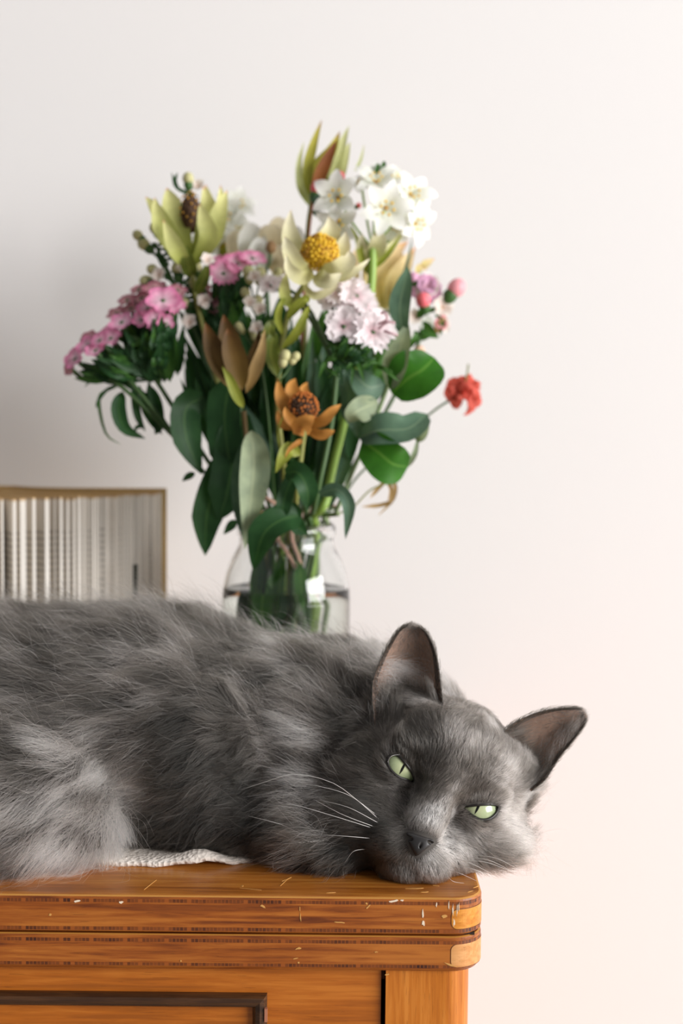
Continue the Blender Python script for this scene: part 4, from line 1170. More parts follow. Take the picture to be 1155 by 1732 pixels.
def children_of(o): return [c_ for c_ in bpy.data.objects if c_.parent is o]
def new(name, label, cat='flower', group=None):
    return thing(name, (JX, YJ, T + 0.008), label, cat, group)
def ball(parent, name, c, r, material, sx=1, sy=1, sz=1, axis=None, nu=12, nv=8):
    V, F = sphere_geo(r, nu, nv, sx, sy, sz); V = np.array(V)
    if axis is not None:
        R = np.array(Vector((0, 0, 1)).rotation_difference(Vector(axis)).to_matrix()); V = V @ R.T
    return mesh(name, V + c, F, material, parent)
def cone_head(parent, c, r, axis, m1, m2, flat=0.9, nb=110):
    """pollen head: a dome studded with little knobs"""
    axis = np.array(axis)/np.linalg.norm(axis)
    cen = ball(parent, 'flower_centre', c, r*0.86, m1, 1, 1, flat, axis, 16, 10)
    R = np.array(Vector((0, 0, 1)).rotation_difference(Vector(axis)).to_matrix()); mb = MB()
    for k in range(nb):
        z = 1 - (k + 0.5)/nb*1.35; th = k*2.39996; rr = math.sqrt(max(0, 1 - z*z)); d = np.array([rr*math.cos(th), rr*math.sin(th), z*flat])
        q = c + (R @ d)*r*rf_.uniform(0.92, 1.06)
        V, F = sphere_geo(r*rf_.uniform(0.07, 0.11), 6, 4); mb.add([tuple(q + np.array(v)) for v in V], F, 0 if rf_.random() < 0.7 else 1)
    o = mb.build('florets', None, cen, True, mats=[m2, M_ochre if m2 is M_yellow else m1]); o['kind'] = 'stuff'
    return cen
def disc_floret(parent, c, r, axis, material, npet=5, frill=0.12, name='floret', cupz=0.15, eye=True, notch=0.22, rot=None):
    """small round flower: overlapping frilled petals joined in one blossom"""
    axis = np.array(axis, float)/np.linalg.norm(axis); R = np.array(Vector((0, 0, 1)).rotation_difference(Vector(axis)).to_matrix())
    na, nr_ = npet*8, 4; V = []; rot = rf_.uniform(0, 6.28) if rot is None else rot; sd_ = rf_.uniform(0, 9)
    for i in range(nr_ + 1):
        for j in range(na):
            a = 2*math.pi*j/na; lobe = 1 - notch*(1 - abs(math.sin(a*npet/2)))**1.5*1.6
            fr = 1 + frill*0.4*math.sin(a*npet*4 + sd_)*(i == nr_)
            rad = r*(0.12 + 0.88*i/nr_)*(1 + (lobe*fr - 1)*(i/nr_))
            z = r*(cupz*(i/nr_)**2 + 0.05*math.sin(a*npet/2*2 + sd_)*(i/nr_) - 0.02)
            V.append(c + R @ np.array([rad*math.cos(a + rot), rad*math.sin(a + rot), z]))
    V = np.array(V); F = [(i*na + j, i*na + (j+1) % na, (i+1)*na + (j+1) % na, (i+1)*na + j) for i in range(nr_) for j in range(na)]
    F.append(tuple(range(na))[::-1])
    o = mesh(name, V, F, material, parent); uv = o.data.uv_layers.new(name='UVMap')
    for lp in o.data.loops: uv.data[lp.index].uv = (0.3, (lp.vertex_index // na)/nr_)
    return o
def star_bloom(parent, c, r, axis, npet=6, droop=0.10, wid=0.30, material=None, stam=True, rot=None):
    """white star: separate pointed petals around yellow stamens"""
    axis = np.array(axis, float)/np.linalg.norm(axis); R = np.array(Vector((0, 0, 1)).rotation_difference(Vector(axis)).to_matrix())
    cen = ball(parent, 'bloom', c, r*0.10, M_ochre, axis=axis, nu=10, nv=6)
    rot = rf_.uniform(0, 6.28) if rot is None else rot
    for k in range(npet):
        a = rot + 2*math.pi*k/npet + rf_.uniform(-.1, .1); n, m_ = 9, 5; G = np.zeros((n, m_, 3)); lift = rf_.uniform(0.15, 0.55) + (0.08 if k % 2 else 0)
        for i in range(n):
            t_ = i/(n-1); w_ = r*wid*(math.sin(math.pi*(0.08 + 0.92*t_)**0.85)**0.8)*(1 if t_ < 0.97 else 0.3)
            for j in range(m_):
                u = -1 + 2*j/(m_-1); x = r*(0.06 + 0.94*t_); z = r*(lift*math.sin(t_*1.7) - droop*t_*t_) + 0.18*abs(u)**1.5*w_
                y = u*w_
                G[i, j] = c + R @ np.array([x*math.cos(a) - y*math.sin(a), x*math.sin(a) + y*math.cos(a), z])
        grid_mesh('petal', G, material or P_white, cen)
    if stam:
        mb = MB()
        for k in range(6):
            a = rot + (k + 0.5)*math.pi/3; q0 = c; d = R @ np.array([0.55*math.cos(a), 0.55*math.sin(a), 0.8]); q1 = c + d*r*0.42
            V, F = tube_geo(np.array([q0, (q0 + q1)/2, q1]), r*0.012, 5); mb.add(V, F, 1)
            V, F = sphere_geo(r*0.055, 7, 5); mb.add([tuple(q1 + np.array(v)) for v in V], F, 0)
        o = mb.build('stamens', None, cen, True, mats=[M_yellow, P_white])
    return cen
def facing(x, y, z=1.0):            # direction built from picture right, picture up and towards the viewer
    return BEH*x + BEV*y - BEF*z

# ---- yellow-green conebush heads -------------------------------------------------
t1 = new('conebush_flower', 'yellow-green pointed-bract flower with pink tips and brown centre'); Y = 0.200
stem(t1, [(322, 440), (335, 520), (372, 660), (420, 800)], 9, Y, S_yel, 452)
for pts, w_ in (([(322, 450), (300, 385), (290, 345), (282, 318, 4)], 32), ([(324, 450), (350, 390), (352, 350), (344, 315)], 30), ([(320, 448), (285, 390, -6), (262, 352, -8), (246, 333, -8)], 20),
                ([(322, 448), (278, 400, -10), (266, 360, -12), (262, 334, -12)], 20), ([(326, 448), (358, 400, -4), (372, 355, -6), (384, 322, -6)], 26), ([(326, 450), (345, 395, 8), (352, 350, 10), (348, 312, 10)], 26),
                ([(326, 450), (352, 405, -12), (345, 370, -14), (337, 345, -14)], 24), ([(328, 450), (365, 390, 8), (374, 350, 8), (373, 313, 8)], 20), ([(318, 452), (300, 425, -14), (288, 400, -16), (276, 372, -16)], 22)):
    blade('bract', pts, w_*1.3, Y, P_ygreen, t1, 'lance', 0.35)
c = P3((322, 362), Y); cone_head(t1, c, 0.0075, facing(0, 1, 0.2), M_cone, M_ochre, 1.9, 60)
for pts, w_ in (([(325, 470), (318, 445, -8), (316, 415, -12)], 26), ([(330, 500), (345, 470, -8), (352, 440, -10)], 20)): blade('leaf', pts, w_, Y, G_olive, t1, 'lance')

t2 = new('conebush_flower', 'pale cream bracts spread around a domed bright yellow flower head'); Y = 0.165
stem(t2, [(528, 462), (492, 520), (474, 600), (470, 700), (480, 800)], 10, Y + 0.01, S_yel, 476)
cone_head(t2, P3((541, 428), Y), 31*mpp(Y), facing(-.1, .25, 1), M_yellow, M_yellow, 0.85, 150)
for pts, w_ in (([(535, 455), (500, 420, 6), (490, 390, 8), (492, 355, 8)], 34), ([(545, 440, 8), (556, 405, 10), (560, 385, 10), (556, 366, 10)], 36), ([(548, 450, 4), (575, 425, 6), (582, 410, 6), (585, 392, 6)], 28),
                ([(540, 455, -4), (565, 460, -14), (590, 440, -14), (590, 424, -14)], 34), ([(535, 460), (575, 470, -12), (605, 455, -14), (626, 437, -10)], 15), ([(530, 460), (505, 452, -8), (488, 420, -8), (482, 400, -6)], 30),
                ([(530, 462), (510, 470, -12), (490, 455, -14), (484, 430, -12)], 24), ([(536, 462, -6), (545, 472, -16), (560, 474, -20), (578, 462, -18)], 30), ([(512, 478), (530, 500, -6), (560, 490, -8), (575, 470, -8)], 14)):
    blade('bract', pts, w_, Y, P_cream, t2, 'lance', 0.4)
for pts, w_, mt in (([(492, 522), (482, 500, -4), (482, 480, -8), (484, 462, -6)], 20, P_ygreen), ([(486, 540), (500, 520, -6), (518, 505, -8), (522, 512, -6)], 16, G_yel), ([(480, 570), (470, 540, -6), (475, 515, -8), (486, 500)], 12, G_yel),
                    ([(474, 600), (455, 575, -6), (458, 550, -8), (470, 545)], 22, G_olive), ([(476, 590), (500, 565, -6), (515, 535, -6), (524, 515)], 16, G_yel), ([(472, 640), (458, 600, -4), (462, 570, -6), (466, 560)], 24, G_olive)):
    blade('leaf', pts, w_, Y, mt, t2, 'lance', 0.3)

t3 = new('conebush_flower', 'tallest flower of the bunch, upright olive bracts around a red-brown one'); Y = 0.225
stem(t3, [(528, 335), (520, 400), (516, 520), (512, 700)], 9, Y, S_yel, 494)
for pts, w_, mt in (([(526, 340), (520, 290), (530, 245), (544, 203)], 18, P_tall), ([(530, 338), (534, 290), (560, 255), (575, 222)], 24, P_tall), ([(532, 336, -3), (540, 300, -5), (556, 265, -5), (570, 236, -5)], 22, P_red),
                    ([(534, 338), (555, 300, 3), (570, 265, 3), (590, 213, 3)], 30, P_tallp), ([(536, 338), (565, 305, 4), (580, 270, 4), (592, 240, 4)], 26, P_tallp), ([(526, 345), (508, 310), (506, 275), (514, 240)], 12, P_tallp),
                    ([(524, 350), (508, 320, 4), (504, 290, 4), (506, 268, 4)], 10, P_tallp), ([(600, 290, 10), (610, 270, 10), (616, 244, 10)], 5, P_tallp)):
    blade('bract', pts, w_, Y, mt, t3, 'lance', 0.35)

t4 = new('conebush_flower', 'orange bracts around a dark brown studded flower head'); Y = 0.148
stem(t4, [(515, 725), (508, 780), (500, 850)], 9, Y + 0.015, S_yel, 492)
cone_head(t4, P3((513, 688), Y), 25*mpp(Y), facing(.15, .25, 1), M_cone, M_conetip, 0.8, 120)
for pts, w_ in (([(508, 722), (488, 695, 3), (474, 668, 4), (470, 640, 4)], 26), ([(508, 715, 4), (500, 680, 8), (494, 655, 8), (500, 640, 8)], 30), ([(514, 712, 6), (516, 680, 10), (514, 660, 10), (520, 646, 10)], 24),
                ([(515, 720), (545, 712, -8), (562, 695, -10), (577, 684, -8)], 20), ([(512, 722), (540, 735, -8), (556, 732, -10), (566, 728, -10)], 18), ([(510, 722), (494, 712, -10), (485, 700, -12), (482, 688, -12)], 18),
                ([(514, 724, -4), (510, 722, -14), (520, 712, -20), (532, 704, -20)], 34), ([(506, 724), (480, 720, 2), (472, 705, 2), (470, 692, 2)], 14)):
    blade('bract', pts, w_, Y, P_orange, t4, 'lance', 0.45)
for pts, w_, mt in (([(508, 770), (490, 760, -4), (478, 775, -8), (466, 800, -8)], 26, G_yel), ([(512, 745), (505, 748, -6), (490, 760, -8), (482, 775, -8)], 9, P_orange), ([(480, 700), (470, 730), (474, 760), (480, 770)], 4, G_yel)):
    blade('leaf', pts, w_, Y, mt, t4, 'lance', 0.3)

t5 = new('conebush_flower', 'dried brown flower with upright olive-brown bracts above a thin stem'); Y = 0.158
stem(t5, [(412, 695), (418, 760), (430, 850)], 9, Y + 0.01, S_brown, 462)
for pts, w_, mt in (([(408, 665), (378, 620), (358, 580), (347, 545)], 40, P_brown), ([(410, 660), (400, 615, -4), (390, 580, -6), (385, 555, -6)], 40, P_brown), ([(408, 655), (392, 590, 6), (384, 560, 8), (378, 532, 8)], 38, P_brown),
                    ([(416, 665), (432, 625), (442, 595), (448, 556)], 22, P_tan), ([(416, 650), (425, 610, 5), (436, 580, 5), (438, 556, 5)], 18, P_brown), ([(412, 690), (400, 668, -6), (388, 640, -8), (376, 620, -8)], 18, G_yel)):
    blade('bract', pts, w_, Y, mt, t5, 'lance', 0.35)

t6 = new('conebush_flower', 'peach and yellow closed bracts standing behind the white star flowers'); Y = 0.255
stem(t6, [(655, 525), (630, 620), (590, 760), (560, 850)], 9, Y, S_yel, 512)
for pts, w_ in (([(652, 525), (640, 480), (655, 440), (690, 408)], 46), ([(656, 525), (668, 480, -4), (684, 450, -4), (702, 418, -4)], 34), ([(650, 522), (630, 480, 4), (628, 440, 4), (640, 402, 4)], 30), ([(655, 520, 6), (665, 470, 8), (668, 435, 8), (662, 405, 8)], 40), ([(640, 530), (600, 500, 4), (596, 450, 4), (612, 410, 4)], 30)):
    blade('bract', pts, w_, Y, P_peach, t6, 'lance', 0.4)
blade('leaf', [(660, 530), (672, 500, -8), (690, 440, -10), (697, 402, -8)], 5, Y, G_slate, t6, 'needle')

# ---- white star flowers ---------------------------------------------------------
t7 = new('star_flower', 'white six-petalled star flowers with yellow stamens crowded on one thick green stem'); Y = 0.205
stem(t7, [(630, 410), (628, 480), (618, 560), (590, 680), (560, 800), (548, 870)], 15, Y - 0.005, S_bright, 538, foot=0.004)
stars = [(572, 336, 46, -.35, .15, 1, -6), (652, 352, 48, .15, -.2, 1, -10), (636, 308, 40, .0, .6, 1, 4), (694, 330, 42, .5, .25, 1, 2), (572, 374, 40, -.2, -.6, .8, -4), (702, 378, 40, .6, -.3, .8, 4), (612, 318, 36, -.1, .8, .6, 12), (668, 380, 34, .3, -.5, .8, 8), (664, 305, 34, .3, .8, .7, 12), (705, 350, 34, .8, .1, .6, 14)]
for x, y, r, fx, fy, fz, dz in stars:
    c = P3((x, y, dz), Y); star_bloom(t7, c, r*mpp(Y), facing(fx, fy, fz))
    C = catmull([c, P3(((x + 630)/2, (y + 420)/2 + 6, dz), Y), P3((630, 420), Y)], 8); V, F = tube_geo(C, 0.0008, 6); mesh('pedicel', V, F, S_bright, t7)
for pts, w_ in (([(628, 470), (612, 440, -6), (606, 410, -6), (590, 375, -4)], 12), ([(632, 455), (655, 430, -4), (680, 395, -4)], 10), ([(630, 440), (640, 410, -10), (640, 385, -10)], 30), ([(622, 450), (612, 420, -6), (612, 395, -6)], 22), ([(634, 450), (660, 420, 2), (690, 380, 2)], 16)):
    blade('bract', pts, w_, Y, P_cream if w_ > 15 else G_yel, t7, 'lance', 0.3)
for x, y in ((637, 284), (647, 280), (625, 292)): blade('bud', [(x, y + 16, 6), (x + 1, y + 4, 6), (x + 3, y - 8, 6)], 9, Y, G_mid, t7, 'oval', 0.5)
t7b = new('star_flower', 'white star flowers half hidden behind the yellow-green pointed flower'); Y = 0.270
stem(t7b, [(382, 430), (400, 520), (430, 680), (460, 820)], 10, Y, S_bright, 474)
for x, y, r, fx, fy, fz, dz in ((378, 368, 42, .2, .1, 1, 0), (400, 350, 36, .4, .4, .8, 6), (362, 395, 40, 0, -.3, 1, -4), (398, 392, 38, .4, -.2, .9, 2), (380, 415, 34, .2, -.6, .8, -4)):
    c = P3((x, y, dz), Y); star_bloom(t7b, c, r*mpp(Y), facing(fx, fy, fz)); C = catmull([c, P3((382, 432), Y)], 5); V, F = tube_geo(C, 0.0008, 6); mesh('pedicel', V, F, S_bright, t7b)
for pts in ([(368, 445, -6), (385, 420, -8), (402, 402, -8)], [(385, 448, -6), (400, 440, -8), (425, 418, -8)], [(372, 440, -6), (376, 410, -8), (374, 390, -8)]): blade('leaf', pts, 9, Y, G_yel, t7b, 'lance')

# ---- cream blossom --------------------------------------------------------------
t8 = new('cream_blossom', 'full cream blossom with broad soft petals beside the white star flowers'); Y = 0.250
stem(t8, [(448, 455), (455, 560), (462, 700), (470, 820)], 9, Y, S_green, 478)
for k, (pts, w_) in enumerate((([(445, 455), (415, 435), (405, 410), (415, 392)], 46), ([(446, 455), (430, 425, -4), (428, 400, -6), (440, 384, -4)], 50), ([(450, 455), (460, 420, -4), (462, 396, -4), (465, 380, -4)], 50), ([(455, 455), (485, 430), (495, 405), (492, 380)], 46), ([(450, 455, 8), (470, 410, 10), (478, 385, 10), (486, 372, 10)], 48), ([(446, 455, -8), (440, 440, -14), (445, 420, -14), (452, 408, -12)], 44), ([(455, 455, -8), (475, 445, -14), (482, 425, -14), (480, 412, -12)], 40))):
    blade('petal', pts, w_, Y, P_creamfl if k % 2 == 0 else P_white, t8, 'oval', 0.5)
bz = ball(t8, 'bud', P3((458, 418, -22), Y), 9*mpp(Y), mat('bud_tan', srgb(150, 116, 78), 0.7), 1, 1, 1.2)
C = catmull([P3((458, 425, -22), Y), P3((452, 455, -18), Y), P3((448, 470), Y)], 6); V, F = tube_geo(C, 0.0009, 6); mesh('pedicel', V, F, S_green, t8)

# ---- sweet william clusters -----------------------------------------------------
def cluster(t, Y, florets, node, mt_of, fan, seed):
    r2 = random.Random(seed)
    for i, (x, y, r, fx, fy, dz) in enumerate(florets):
        c = P3((x, y, dz), Y); disc_floret(t, c, 1.25*r*mpp(Y), facing(fx, fy, 0.75), mt_of(i), frill=0.3, notch=0.14)
        b = P3((x + (node[0] - x)*0.22, y + 22, dz + 6), Y); C = catmull([c, b, P3((x + (node[0] - x)*0.6, y + (node[1] - y)*0.62, dz*0.5), Y), P3(node, Y)], 9)
        V, F = tube_geo(C, np.linspace(0.0016, 0.0008, 9), 6); mesh('calyx', V, F, S_green, t)
    for i in range(fan):                       # pointed green bracts below the florets
        x, y, r, fx, fy, dz = r2.choice(florets); s = r2.uniform(0.10, 0.5)
        x0, y0 = x + (node[0] - x)*(s + 0.35), y + (node[1] - y)*(s + 0.35); x1, y1 = x + (node[0] - x)*s*0.6 + r2.uniform(-12, 12), y + 8 + (node[1] - y)*s*0.6 + r2.uniform(-6, 10)
        blade('bract', [(x0, y0, dz), ((x0 + x1)/2 + r2.uniform(-8, 8), (y0 + y1)/2 + 4, dz - 5), (x1, y1, dz + r2.uniform(-10, 8))], r2.uniform(11, 20), Y, r2.choice([G_dark, G_dark, G_mid]), t, 'lance', 0.4, n=7, m_=3)
t9 = new('sweet_william', 'long sloping head of small pink flowers over dark green bracts', 'flower'); Y = 0.190
fl = [(126, 606, 17, -.5, .4, 0), (118, 622, 12, -.7, .1, 2), (148, 584, 17, -.4, .6, -4), (160, 592, 14, -.2, .6, -10), (150, 570, 13, -.4, .8, 4), (182, 562, 14, -.4, .8, 6), (186, 572, 17, -.2, .6, -6), (205, 545, 18, -.2, .7, -8), (196, 530, 14, -.4, .8, 8), (222, 522, 15, -.3, .9, 6), (240, 505, 16, -.3, .9, 4), (250, 522, 16, 0, .5, -6), (262, 488, 17, -.1, .8, 4), (276, 508, 24, .05, .55, -14), (292, 514, 18, .2, .5, -12), (262, 540, 15, 0, .1, -16), (280, 545, 12, .1, 0, -16), (240, 540, 14, -.1, .4, -10), (215, 508, 14, -.3, .9, 10), (300, 492, 14, .2, .8, 2), (235, 490, 13, -.3, 1, 10), (168, 575, 13, -.4, .5, -8)]
cluster(t9, Y, fl, (262, 640), lambda i: P_mauve if i in (1, 4, 8, 9, 10, 12, 18, 19, 20) else P_pink, 150, 3)
stem(t9, [(262, 640), (300, 700), (345, 770), (400, 850)], 8, Y, S_green, 446)
C = catmull([P3((150, 625), Y), P3((200, 650, -6), Y), P3((255, 700, -4), Y), P3((330, 775), Y)], 12); V, F = tube_geo(C, 0.0013, 6); mesh('stem', V, F, S_green, t9)
C = catmull([P3((180, 600), Y), P3((225, 650, -6), Y), P3((280, 720, -4), Y), P3((345, 800), Y)], 12); V, F = tube_geo(C, 0.0015, 6); mesh('stem', V, F, S_green, t9)
for k in range(46):                            # broad dark bracts packed under the florets
    q = (k + 0.5)/46; x1 = 140 + 165*q + rf_.uniform(-8, 8); y1 = 622 - 78*q + rf_.uniform(-6, 14); x0 = 215 + 75*q + rf_.uniform(-14, 14); y0 = 640 + rf_.uniform(-6, 8); dz = rf_.uniform(-10, 16)
    blade('bract', [(x0, y0, dz), ((x0 + x1)/2 + rf_.uniform(-6, 6), (y0 + y1)/2 + 4, dz - 5), (x1, y1, dz)], rf_.uniform(16, 26), Y, rf_.choice([G_dark, G_dark, G_dark, G_mid]), t9, 'lance', 0.35, rf_.uniform(-25, 25), 7, 3)
for pts, w_, mt in (([(205, 652), (172, 665), (168, 690), (180, 735), (205, 752)], 6, G_mid), ([(200, 650), (180, 660), (165, 680), (163, 692)], 6, G_dark), ([(208, 662), (200, 690, -6), (212, 725, -8), (246, 742, -6)], 26, G_dark), ([(185, 640), (160, 640), (142, 655)], 6, G_dark),
                    ([(235, 650), (245, 690), (262, 720), (275, 735)], 14, G_dark), ([(250, 640), (262, 690, -4), (285, 725, -4), (296, 722)], 12, G_dark), ([(245, 722), (232, 722), (226, 735)], 7, G_dark), ([(225, 640), (232, 700), (246, 730)], 14, G_dark),
                    ([(250, 650), (262, 680), (268, 720), (262, 735)], 24, G_dark), ([(195, 640), (240, 665), (275, 690)], 10, G_dark), ([(150, 622), (200, 640, -4), (250, 645)], 14, G_dark)):
    blade('leaf', pts, w_, Y, mt, t9, 'lance', 0.35)
t10 = new('sweet_william', 'small pink flowers in a head beside the cream blossom'); Y = 0.205
fl = [(378, 462, 22, .1, .4, -8), (402, 446, 20, .2, .6, -2), (364, 444, 15, -.3, .8, 4), (428, 438, 19, .2, .9, 2), (412, 436, 16, 0, 1, 6), (352, 505, 14, -.2, .6, 0), (345, 490, 12, -.3, .5, 4), (366, 520, 12, 0, .3, -4), (388, 440, 14, 0, .9, 6)]
cluster(t10, Y, fl, (385, 580), lambda i: P_mauve if i in (5, 6, 7) else P_pink, 80, 4)
stem(t10, [(385, 580), (400, 680), (430, 800)], 8, Y, S_green, 458)
t11 = new('sweet_william', 'blush-white head of small round flowers below the yellow centred flower'); Y = 0.160
fl = [(575, 492, 26, -.1, .5, 4), (603, 500, 26, .2, .5, 2), (560, 505, 20, -.3, .3, 4), (582, 550, 27, -.1, .05, -10), (632, 560, 30, .25, .1, -8), (618, 516, 20, .4, .5, 6), (595, 480, 18, .1, .9, 10), (456, 482, 20, -.1, .5, 16), (470, 478, 15, .2, .6, 18), (642, 545, 20, .5, .5, 2), (590, 520, 18, .2, .2, 2), (608, 575, 14, .1, -.1, -4)]
cluster(t11, Y, fl[:7] + fl[9:11], (570, 620), lambda i: P_blush, 50, 5)
for x, y, r, fx, fy, dz in (fl[3], fl[4], fl[7], fl[8]): 
    c = P3((x, y, dz), Y); disc_floret(t11, c, r*mpp(Y), facing(fx, fy, 1.0), P_blush, frill=0.3, notch=0.13)
    C = catmull([c, P3((x*0.5 + 285, y + 40, dz + 6), Y), P3((570, 625), Y)], 8); V, F = tube_geo(C, 0.0012, 6); mesh('calyx', V, F, S_green, t11)
for pts in ([(640, 548, -10), (655, 540, -14), (650, 528, -14), (645, 530, -12)], [(640, 556, -10), (655, 545, -14), (668, 546, -14)], [(650, 560, -10), (662, 564, -14), (672, 567, -12)]): 
    C = catmull([P3(p, Y) for p in pts], 8); V, F = tube_geo(C, 0.0008, 6); mesh('style', V, F, P_blush, t11)
stem(t11, [(570, 620), (560, 720), (535, 840)], 9, Y + 0.01, S_green, 520)
for k in range(34):
    x0, y0 = rf_.uniform(540, 640), rf_.uniform(585, 625); a = rf_.uniform(0, 6.28); l = rf_.uniform(22, 46)
    blade('bract', [(x0, y0), (x0 + l*.5*math.cos(a), y0 + l*.5*math.sin(a), -6), (x0 + l*math.cos(a), y0 + l*math.sin(a) + 4, -4)], rf_.uniform(5, 10), Y, rf_.choice([G_mid, G_dark, G_mid]), t11, 'lance', 0.4, n=6, m_=3)

# ---- wax flower sprigs -----------------------------------------------------------
def bud(t, p, q, r, Y, mt=M_bud, mc=M_calyx):
    c = P3(p, Y); d = c - P3(q, Y); d /= np.linalg.norm(d) + 1e-9
    b = ball(t, 'bud', c, r*mpp(Y), mt, 1, 1, 1.15, d); ball(t, 'calyx', c - d*r*1.1*mpp(Y), r*0.82*mpp(Y), mc, 1, 1, 1.3, d)
    C = catmull([c - d*r*mpp(Y), (c + P3(q, Y))/2 + np.array([0, 0.002, -0.001]), P3(q, Y)], 6); V, F = tube_geo(C, 0.0006, 5); mesh('twig', V, F, S_green, t)
t12 = new('wax_flower', 'sprig of small pale green buds and white wax flowers on dark twigs'); Y = 0.205
stem(t12, [(262, 410), (290, 470), (330, 560), (390, 720), (440, 840)], 5, Y, S_green, 456)
for p, q in (((233, 398), (275, 440)), ((243, 413), (280, 445)), ((262, 386), (285, 430)), ((285, 420), (300, 460)), ((258, 456), (300, 480)), ((248, 476), (300, 490)), ((334, 453), (330, 490)), ((312, 512), (330, 520)), ((300, 455), (305, 490)), ((325, 480), (330, 510)), ((318, 302, 24), (320, 340, 24))):
    bud(t12, p, q, rf_.uniform(8, 11), Y)
for x, y, fx, fy in ((298, 428, 0, .2), (270, 465, -.3, 0), (320, 545, 0, .3), (345, 510, .2, .1), (310, 450, .1, 0), (285, 405, -.1, .5), (334, 316, 0, .6)): star_bloom(t12, P3((x, y, 26 if y == 316 else -4), Y), 14*mpp(Y), facing(fx, fy, 1), 5, 0, 0.5, P_wax, False)
for pts in ([(290, 470), (270, 440), (265, 415)], [(300, 490), (285, 470), (262, 452)], [(310, 510), (280, 485), (240, 475)], [(330, 330, 8), (300, 318, 8), (290, 292, 8)], [(300, 318, 8), (296, 305, 8), (300, 292, 8)]): blade('leaf', pts, 6, Y, G_dark, t12, 'needle', 0.2)
for k in range(16):
    x0, y0 = 268 + k*4.6, 415 + k*8.2; blade('leaf', [(x0, y0), (x0 + rf_.choice((-1, 1))*10, y0 - 6, -3), (x0 + rf_.choice((-1, 1))*17, y0 - 14, -3)], 6, Y, G_dark, t12, 'needle', 0.2, n=5, m_=3)
t12b = new('wax_flower', 'thin twig of cream buds and tiny blossoms in the middle of the bunch'); Y = 0.185
stem(t12b, [(428, 500), (440, 600), (455, 720)], 4, Y, S_green, 466)
for p, q in (((420, 460), (428, 500)), ((440, 462), (432, 505)), ((415, 495), (430, 530)), ((436, 508), (432, 540)), ((470, 460, 4), (440, 510)), ((482, 602, -34), (470, 640, -34)), ((500, 603, -34), (472, 645, -34)), ((428, 560), (436, 600)), ((440, 575), (440, 610)), ((404, 552), (432, 590))):
    bud(t12b, p, q, rf_.uniform(7, 10), Y, M_bud, M_bud)
for x, y in ((430, 470), (448, 478), (422, 512), (440, 525), (350, 440), (434, 556)): star_bloom(t12b, P3((x, y, -4), Y), 13*mpp(Y), facing(rf_.uniform(-.4, .4), .4, 1), 5, 0, 0.5, P_wax, False)

# ---- pink flowers on the right ---------------------------------------------------
def ruffle(t, c, r, axis, mats_, n, seed, name='petal'):
    r2 = random.Random(seed); axis = np.array(axis)/np.linalg.norm(axis); R = np.array(Vector((0, 0, 1)).rotation_difference(Vector(axis)).to_matrix())
    for k in range(n):
        a = k*2.39996; s = (k + 0.6)/n; el = math.radians(75 - 80*s); rr = r*(0.35 + 0.65*s); nn_, mm = 7, 5; G = np.zeros((nn_, mm, 3)); wd = r*r2.uniform(.34, .5)
        for i in range(nn_):
            q = i/(nn_ - 1)
            for j in range(mm):
                u = -1 + 2*j/(mm - 1); w_ = wd*math.sin(math.pi*(0.15 + 0.75*q))*u; e2 = el - 0.5*q; x = rr*q*math.cos(e2); z = rr*q*math.sin(e2) + 0.10*r*math.sin(3*u + k)*q
                G[i, j] = c + R @ np.array([x*math.cos(a) - w_*math.sin(a), x*math.sin(a) + w_*math.cos(a), z])
        grid_mesh(name, G, r2.choice(mats_), t)
t13 = new('pink_spray_flower', 'lilac and rose ruffled blooms with round pink buds on a leafy spray'); Y = 0.235
stem(t13, [(722, 520), (700, 600), (650, 700), (590, 800)], 7, Y, S_green, 528)
ruffle(t13, P3((722, 486), Y), 36*mpp(Y), facing(.2, .3, 1), [P_lilac, P_lilac, P_lilac, P_wax], 16, 2)
bud(t13, (772, 487), (738, 528), 15, Y, P_rose if False else mat('bud_pink', srgb(240, 160, 168), 0.5)); bud(t13, (716, 508, -6), (722, 540), 12, Y, mat('bud_rose', srgb(238, 112, 122), 0.5)); bud(t13, (700, 470), (715, 520), 9, Y, mat('bud_lilac', srgb(214, 160, 190), 0.5))
ruffle(t13, P3((748, 548, 2), Y), 22*mpp(Y), facing(.4, 0, 1), [P_rose, P_tan, P_wax], 9, 4)
star_bloom(t13, P3((748, 520), Y), 20*mpp(Y), facing(.2, .2, 1), 5, 0, 0.55, P_wax, False); star_bloom(t13, P3((722, 548), Y), 15*mpp(Y), facing(0, 0, 1), 5, 0, 0.55, P_white, False); star_bloom(t13, P3((702, 536), Y), 14*mpp(Y), facing(0, 0, 1), 5, 0, 0.55, P_bud if False else P_wax, False)
for pts, w_ in (([(715, 530), (740, 520), (760, 500)], 8), ([(712, 545), (725, 560, -4), (742, 572, -4)], 20), ([(715, 560), (700, 575, -4), (694, 590)], 12), ([(705, 540), (715, 525, -6), (725, 520)], 12), ([(735, 530), (748, 545), (744, 570)], 8), ([(712, 450), (722, 445), (735, 437)], 14), ([(700, 560), (712, 570), (735, 565)], 14), ([(704, 462), (712, 452), (722, 456)], 14)):
    blade('leaf', pts, w_, Y, G_mid if pts[0][1] > 500 else P_peach, t13, 'lance', 0.3)
ball(t13, 'bud', P3((708, 600), Y), 11*mpp(Y), mat('bud_peach', srgb(226, 186, 160), 0.6), 1, 1, 1.5, (0.2, 0, 1)); 
t13b = new('pink_bud_twig', 'pair of round coral-pink buds on a red twig beside the tallest flower'); Y = 0.215
stem(t13b, [(530, 330), (522, 400), (512, 520), (505, 700)], 4, Y, mat('stem_red', srgb(150, 72, 60), 0.6), 488)
bp = mat('bud_coral', srgb(240, 104, 110), 0.5)
